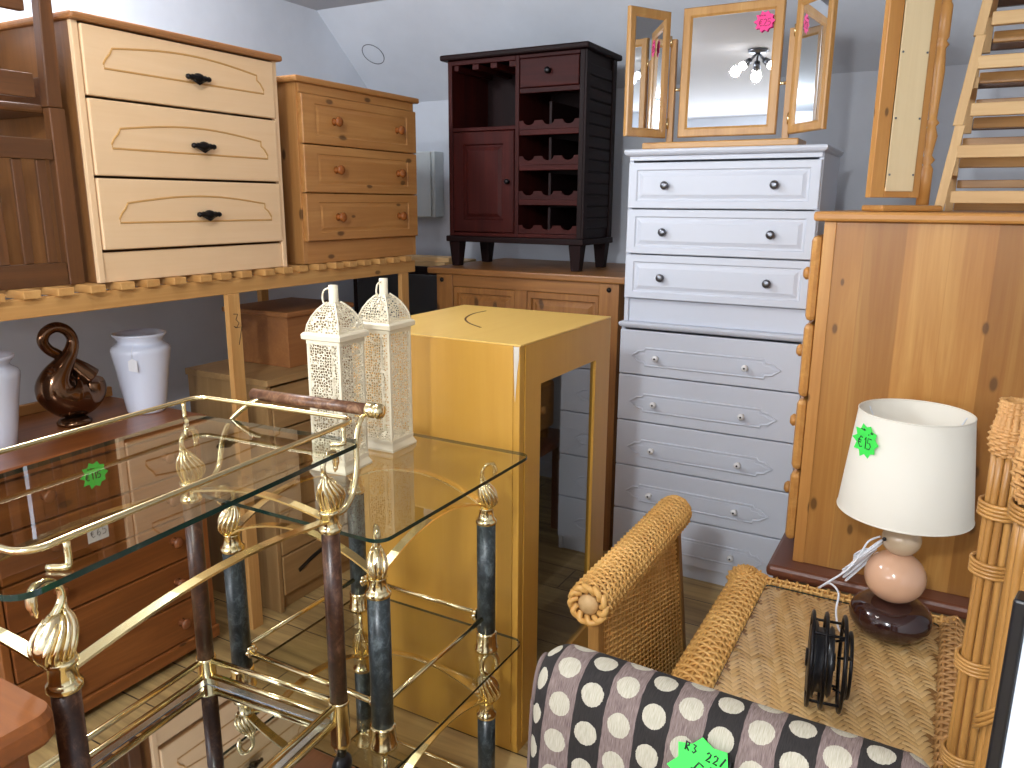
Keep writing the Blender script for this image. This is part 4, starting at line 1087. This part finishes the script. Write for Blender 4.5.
for sf in (capit(BA,.018,.016,1.245,1.315,.005), capit(BB,.030,.034,1.215,1.345,.007)):
    m = MB(); weave(m, sf, 16, 18, .0028, .003, sub=2); m.grid(lambda u, v: sf(u,v)[0]-sf(u,v)[1]*.004, 20, 6)
    m.build('woven_capital', WICKD, rs)
def shoulder(u, v):
    a = PI*(v*1.1-.05); x = -.005+.24*u
    return Vector((x, .035-.045*math.cos(a), 1.31+.05*u+.04*math.sin(a))), Vector((0,-math.cos(a),math.sin(a)))
m = MB(); weave(m, shoulder, 20, 20, .0028, .003, sub=2); m.grid(lambda u, v: shoulder(u,v)[0]-shoulder(u,v)[1]*.004, 8, 10)
m.build('woven_shoulder', WICK, rs)
MB().tube([(.0,.04,.03),(.23,.04,.03)], .012, 10).build('foot_rail', RATTAN['x'], rs)
MB().tube([(.225,.035,0),(.225,.035,1.33)], .012, 10).build('far_post', RATTAN['z'], rs)

# ---- white panel with black edge
wq = thing('white_panel', 'white glossy panel with a black edge standing at the bottom right corner', 'panel', (.0925,.85,0), math.radians(-12))
bx('panel', WPANEL, wq, .013, .5, -.012, .012, .012, 1.165); 
for d_ in ((0,.0128,-.014,.014,0,1.18),(.0132,.5,-.014,.014,1.1655,1.18),(.0132,.5,-.014,.014,0,.0117)): bx('edge', BLACKP, wq, *d_, bevel=.003)

# ================================================================= DOTTED CHAIR
dcx = thing('dotted_chair', 'striped fabric chair with cream dots and a green price star, in the foreground', 'chair', (-.213,.968,0), -math.radians(1.8))
CW = .552
prof = [(.075,.30),(.082,.60),(.082,.78),(.074,.84),(.052,.876),(.018,.888),(-.018,.878),(-.042,.846),(-.056,.80),(-.068,.72),(-.082,.60),(-.10,.46),(-.11,.40)]
prof = [(p.x,p.y) for p in smooth_path([(a,b*.984,0) for a,b in prof],5)]
arcl = [0]
for i in range(1,len(prof)): arcl.append(arcl[-1]+math.hypot(prof[i][0]-prof[i-1][0], prof[i][1]-prof[i-1][1]))
NU = 40
def backp(u, v):
    i = min(int(v*(len(prof)-1)), len(prof)-2); f = v*(len(prof)-1)-i
    y = prof[i][0]*(1-f)+prof[i+1][0]*f; z = prof[i][1]*(1-f)+prof[i+1][1]*f
    x = (u-.5)*CW; e = max(0, abs(x)-(CW/2-.035))/.035
    cy_, cz_ = -.005, .6
    k = 1-math.sqrt(max(0,1-min(1,e)**2))
    z2 = z-(.03*k if z > .80 else 0.0)
    y2 = y+(cy_-y)*k*.85
    x2 = x-(.012*(1-math.sqrt(max(0,1-min(1,e)**2))))*0
    return (x2, y2, z2)
def backuv(u, v):
    i = min(int(v*(len(prof)-1)), len(prof)-2); f = v*(len(prof)-1)-i
    x = (u-.5)*CW; e = max(0, abs(x)-(CW/2-.035))/.035
    return (x+math.copysign(.03*e*e, x)+.5*.0475+.6, arcl[i]*(1-f)+arcl[i+1]*f)
us = [0,.003,.008,.016,.028,.042,.0625]+[.0625+.875*i/20 for i in range(1,20)]+[.9375,.958,.972,.984,.992,.997,1]
m = MB(); o0 = 0; n_ = len(us); NV = len(prof)-1
vs = []
for j in range(NV+1):
    for u in us: m.uv[len(vs)] = backuv(u, j/NV); vs.append(backp(u, j/NV))
m.add(vs, [(j*n_+i, j*n_+i+1, (j+1)*n_+i+1, (j+1)*n_+i) for j in range(NV) for i in range(n_-1)], True)
bk = m.build('backrest', DOTS, dcx)
for sx in (-1, 1):
    pip = MB(); x = sx*(CW/2+.001)
    pip.tube([(sx*(CW/2-.001),y+(-.005-y)*.5,z-(.018 if z>.8 else 0)) for y,z in prof], .004, 6); pip.build('piping', DOTS, bk)
sm_ = MB()
def seatp(u, v):
    x = (u-.5)*CW; y = -.11-.42*v; ex = 1-(2*abs(u-.5))**8; ey = 1-(2*abs(v-.5))**8
    return (x, y, .36+.09*min(ex,1)**.5*min(ey,1)**.5)
sm_.grid(seatp, 24, 24, True, uv=lambda u, v: (u*CW, v*.42)); sm_.build('seat', DOTS, dcx)
bx('seat_base', DOTS, dcx, -CW/2, CW/2, -.53, .075, .22, .36, bevel=.02)
for x in (-CW/2+.02, CW/2-.06):
    for y in (-.51,.02): MB().loops([[(x+.02-a,y+.02-a,z),(x+.02+a,y+.02-a,z),(x+.02+a,y+.02+a,z),(x+.02-a,y+.02+a,z)] for z,a in ((0,.014),(.2195,.02))]).build('leg', CHAIRW['z'], dcx)
_yy, _zz = -.0705, .705
star(bk, (.004,-.0625,.812), (1,0,-.08), (0,.25,1), .048, GREEN, INK, [('R3',-.62,.42,.24),('22/1',.0,.36,.24),('e',-.35,-.38,.6),('5',.08,-.38,.6)], n=8, label='green price star', wr=.0013, rot=.2)

# ================================================================= LIGHTS
cl = thing('ceiling_light', 'three-bulb ceiling spotlight seen reflected in the dressing mirror', 'ceiling light', (-1.2,.97,ZC))
MB().lathe([(.001,0),(.06,0),(.06,-.012),(.05,-.02),(.001,-.022)], (0,0,0), 28).build('mounting_plate', PEWTER, cl)
BULB = bpy.data.materials.new('bulb_glow'); BULB.use_nodes = True
_b = BULB.node_tree.nodes['Principled BSDF']; _b.inputs['Emission Color'].default_value = (1,.95,.88,1); _b.inputs['Emission Strength'].default_value = 40
for k in range(3):
    a = 2*PI*k/3+.3; d_ = Vector((math.cos(a)*.8, math.sin(a)*.8, -.6)).normalized()
    p = Vector((0,0,-.03))+d_*.06
    MB().tube([(0,0,-.018),p], .008, 8).build('arm', PEWTER, cl)
    MB().tube([p, p+d_*.05], [.018,.026], 14).build('lamp_cup', PEWTER, cl)
    MB().ball(tuple(p+d_*.062), .024, 14).build('bulb', BULB, cl)
    ld = bpy.data.lights.new('spot_bulb', 'SPOT'); ld.energy = 5.5; ld.color = (1,.965,.92); ld.shadow_soft_size = .03; ld.spot_size = math.radians(172); ld.spot_blend = .25
    lo = bpy.data.objects.new('spot_bulb', ld); C.objects.link(lo); lo.location = Vector((-1.2,.97,ZC))+p+d_*.12
# daylight through a roof window behind the camera
win = thing('window', '', 'window') if False else None
def _wr(i, y): return [(-3.0+i,YF+y,1.0+i),(-1.2-i,YF+y,1.0+i),(-1.2-i,YF+y,2.32-i),(-3.0+i,YF+y,2.32-i)]
wf = struct(MB().loops([_wr(0,.001),_wr(0,.03),_wr(.06,.03),_wr(.06,.005)], True, True).build('window_1', WHITE))
c2 = thing('ceiling_light', 'added unseen round white lamp over the platform, outside the photo', 'ceiling light', (-2.3,1.5,ZC))  # unseen lamp, added to brighten the left wall
MB().lathe([(.001,0),(.11,0),(.11,-.02),(.001,-.02)], (0,0,0), 32).build('mounting_plate', WHITE, c2)
BULB2 = bpy.data.materials.new('cool_diffuser_glow'); BULB2.use_nodes = True
_b = BULB2.node_tree.nodes['Principled BSDF']; _b.inputs['Emission Color'].default_value = (.86,.93,1,1); _b.inputs['Emission Strength'].default_value = 8
MB().lathe([(.10,-.0205),(.098,-.035),(.07,-.05),(.001,-.055)], (0,0,0), 32).build('diffuser', BULB2, c2)
ld = bpy.data.lights.new('cool_fill_lamp', 'POINT'); ld.shadow_soft_size = .09; ld.energy = 60; ld.color = (.86,.93,1)
lo = bpy.data.objects.new('cool_fill_lamp', ld); C.objects.link(lo); lo.location = (-2.3,1.5,ZC-.14)
c3 = thing('ceiling_light', 'added unseen round white fill lamp behind the viewpoint, outside the photo', 'ceiling light', (-.25,-1.1,ZC))  # unseen fill lamp, added to brighten the white chests from the front
MB().lathe([(.001,0),(.11,0),(.11,-.02),(.001,-.02)], (0,0,0), 32).build('mounting_plate', WHITE, c3)
MB().lathe([(.10,-.0205),(.098,-.035),(.07,-.05),(.001,-.055)], (0,0,0), 32).build('diffuser', BULB2, c3)
ld = bpy.data.lights.new('rear_fill_lamp', 'POINT'); ld.shadow_soft_size = .09; ld.energy = 165; ld.color = (.93,.97,1)
lo = bpy.data.objects.new('rear_fill_lamp', ld); C.objects.link(lo); lo.location = (-.25,-1.1,ZC-.14)
al = bpy.data.lights.new('window_daylight', 'AREA'); al.shape = 'RECTANGLE'; al.size = 1.66; al.size_y = 1.2; al.energy = 55; al.color = (.92,.96,1.0)
ao = bpy.data.objects.new('window_daylight', al); C.objects.link(ao); ao.location = (-2.1,YF+.05,1.66); ao.rotation_euler = (math.radians(90),0,math.radians(180)) ; ao.rotation_euler = Vector((0,1,0)).to_track_quat('-Z','Y').to_euler()
w = bpy.data.worlds.new('room_world'); sc.world = w; w.use_nodes = True
w.node_tree.nodes['Background'].inputs[0].default_value = (.8,.88,1,1); w.node_tree.nodes['Background'].inputs[1].default_value = .3

# ================================================================= CAMERA
cam = bpy.data.cameras.new('camera'); cam.sensor_width = 36; cam.lens = 36*777.85/1024; cam.clip_start = .02
co = bpy.data.objects.new('camera', cam); C.objects.link(co)
pi_, ro, ya = math.radians(13.111), math.radians(-.3715), math.radians(29.19)
f = Vector((0,math.cos(pi_),-math.sin(pi_))); d = Vector((0,-math.sin(pi_),-math.cos(pi_))); r = Vector((1,0,0))
r2 = r*math.cos(ro)+d*math.sin(ro); d2 = -r*math.sin(ro)+d*math.cos(ro)
Rz = Matrix.Rotation(ya,3,'Z'); r2, d2, f = Rz@r2, Rz@d2, Rz@f
M = Matrix(((r2.x,-d2.x,-f.x,0),(r2.y,-d2.y,-f.y,0),(r2.z,-d2.z,-f.z,1.55),(0,0,0,1)))
co.matrix_world = M
sc.camera = co
vs_ = sc.view_settings; vs_.view_transform = 'Standard'; vs_.look = 'None'; vs_.exposure = -0.04; vs_.gamma = 1; vs_.use_curve_mapping = False
sc.cycles.max_bounces = 10; sc.cycles.transparent_max_bounces = 16; sc.cycles.diffuse_bounces = 4; sc.cycles.glossy_bounces = 5
sc.cycles.use_denoising = True; sc.cycles.sample_clamp_indirect = 8
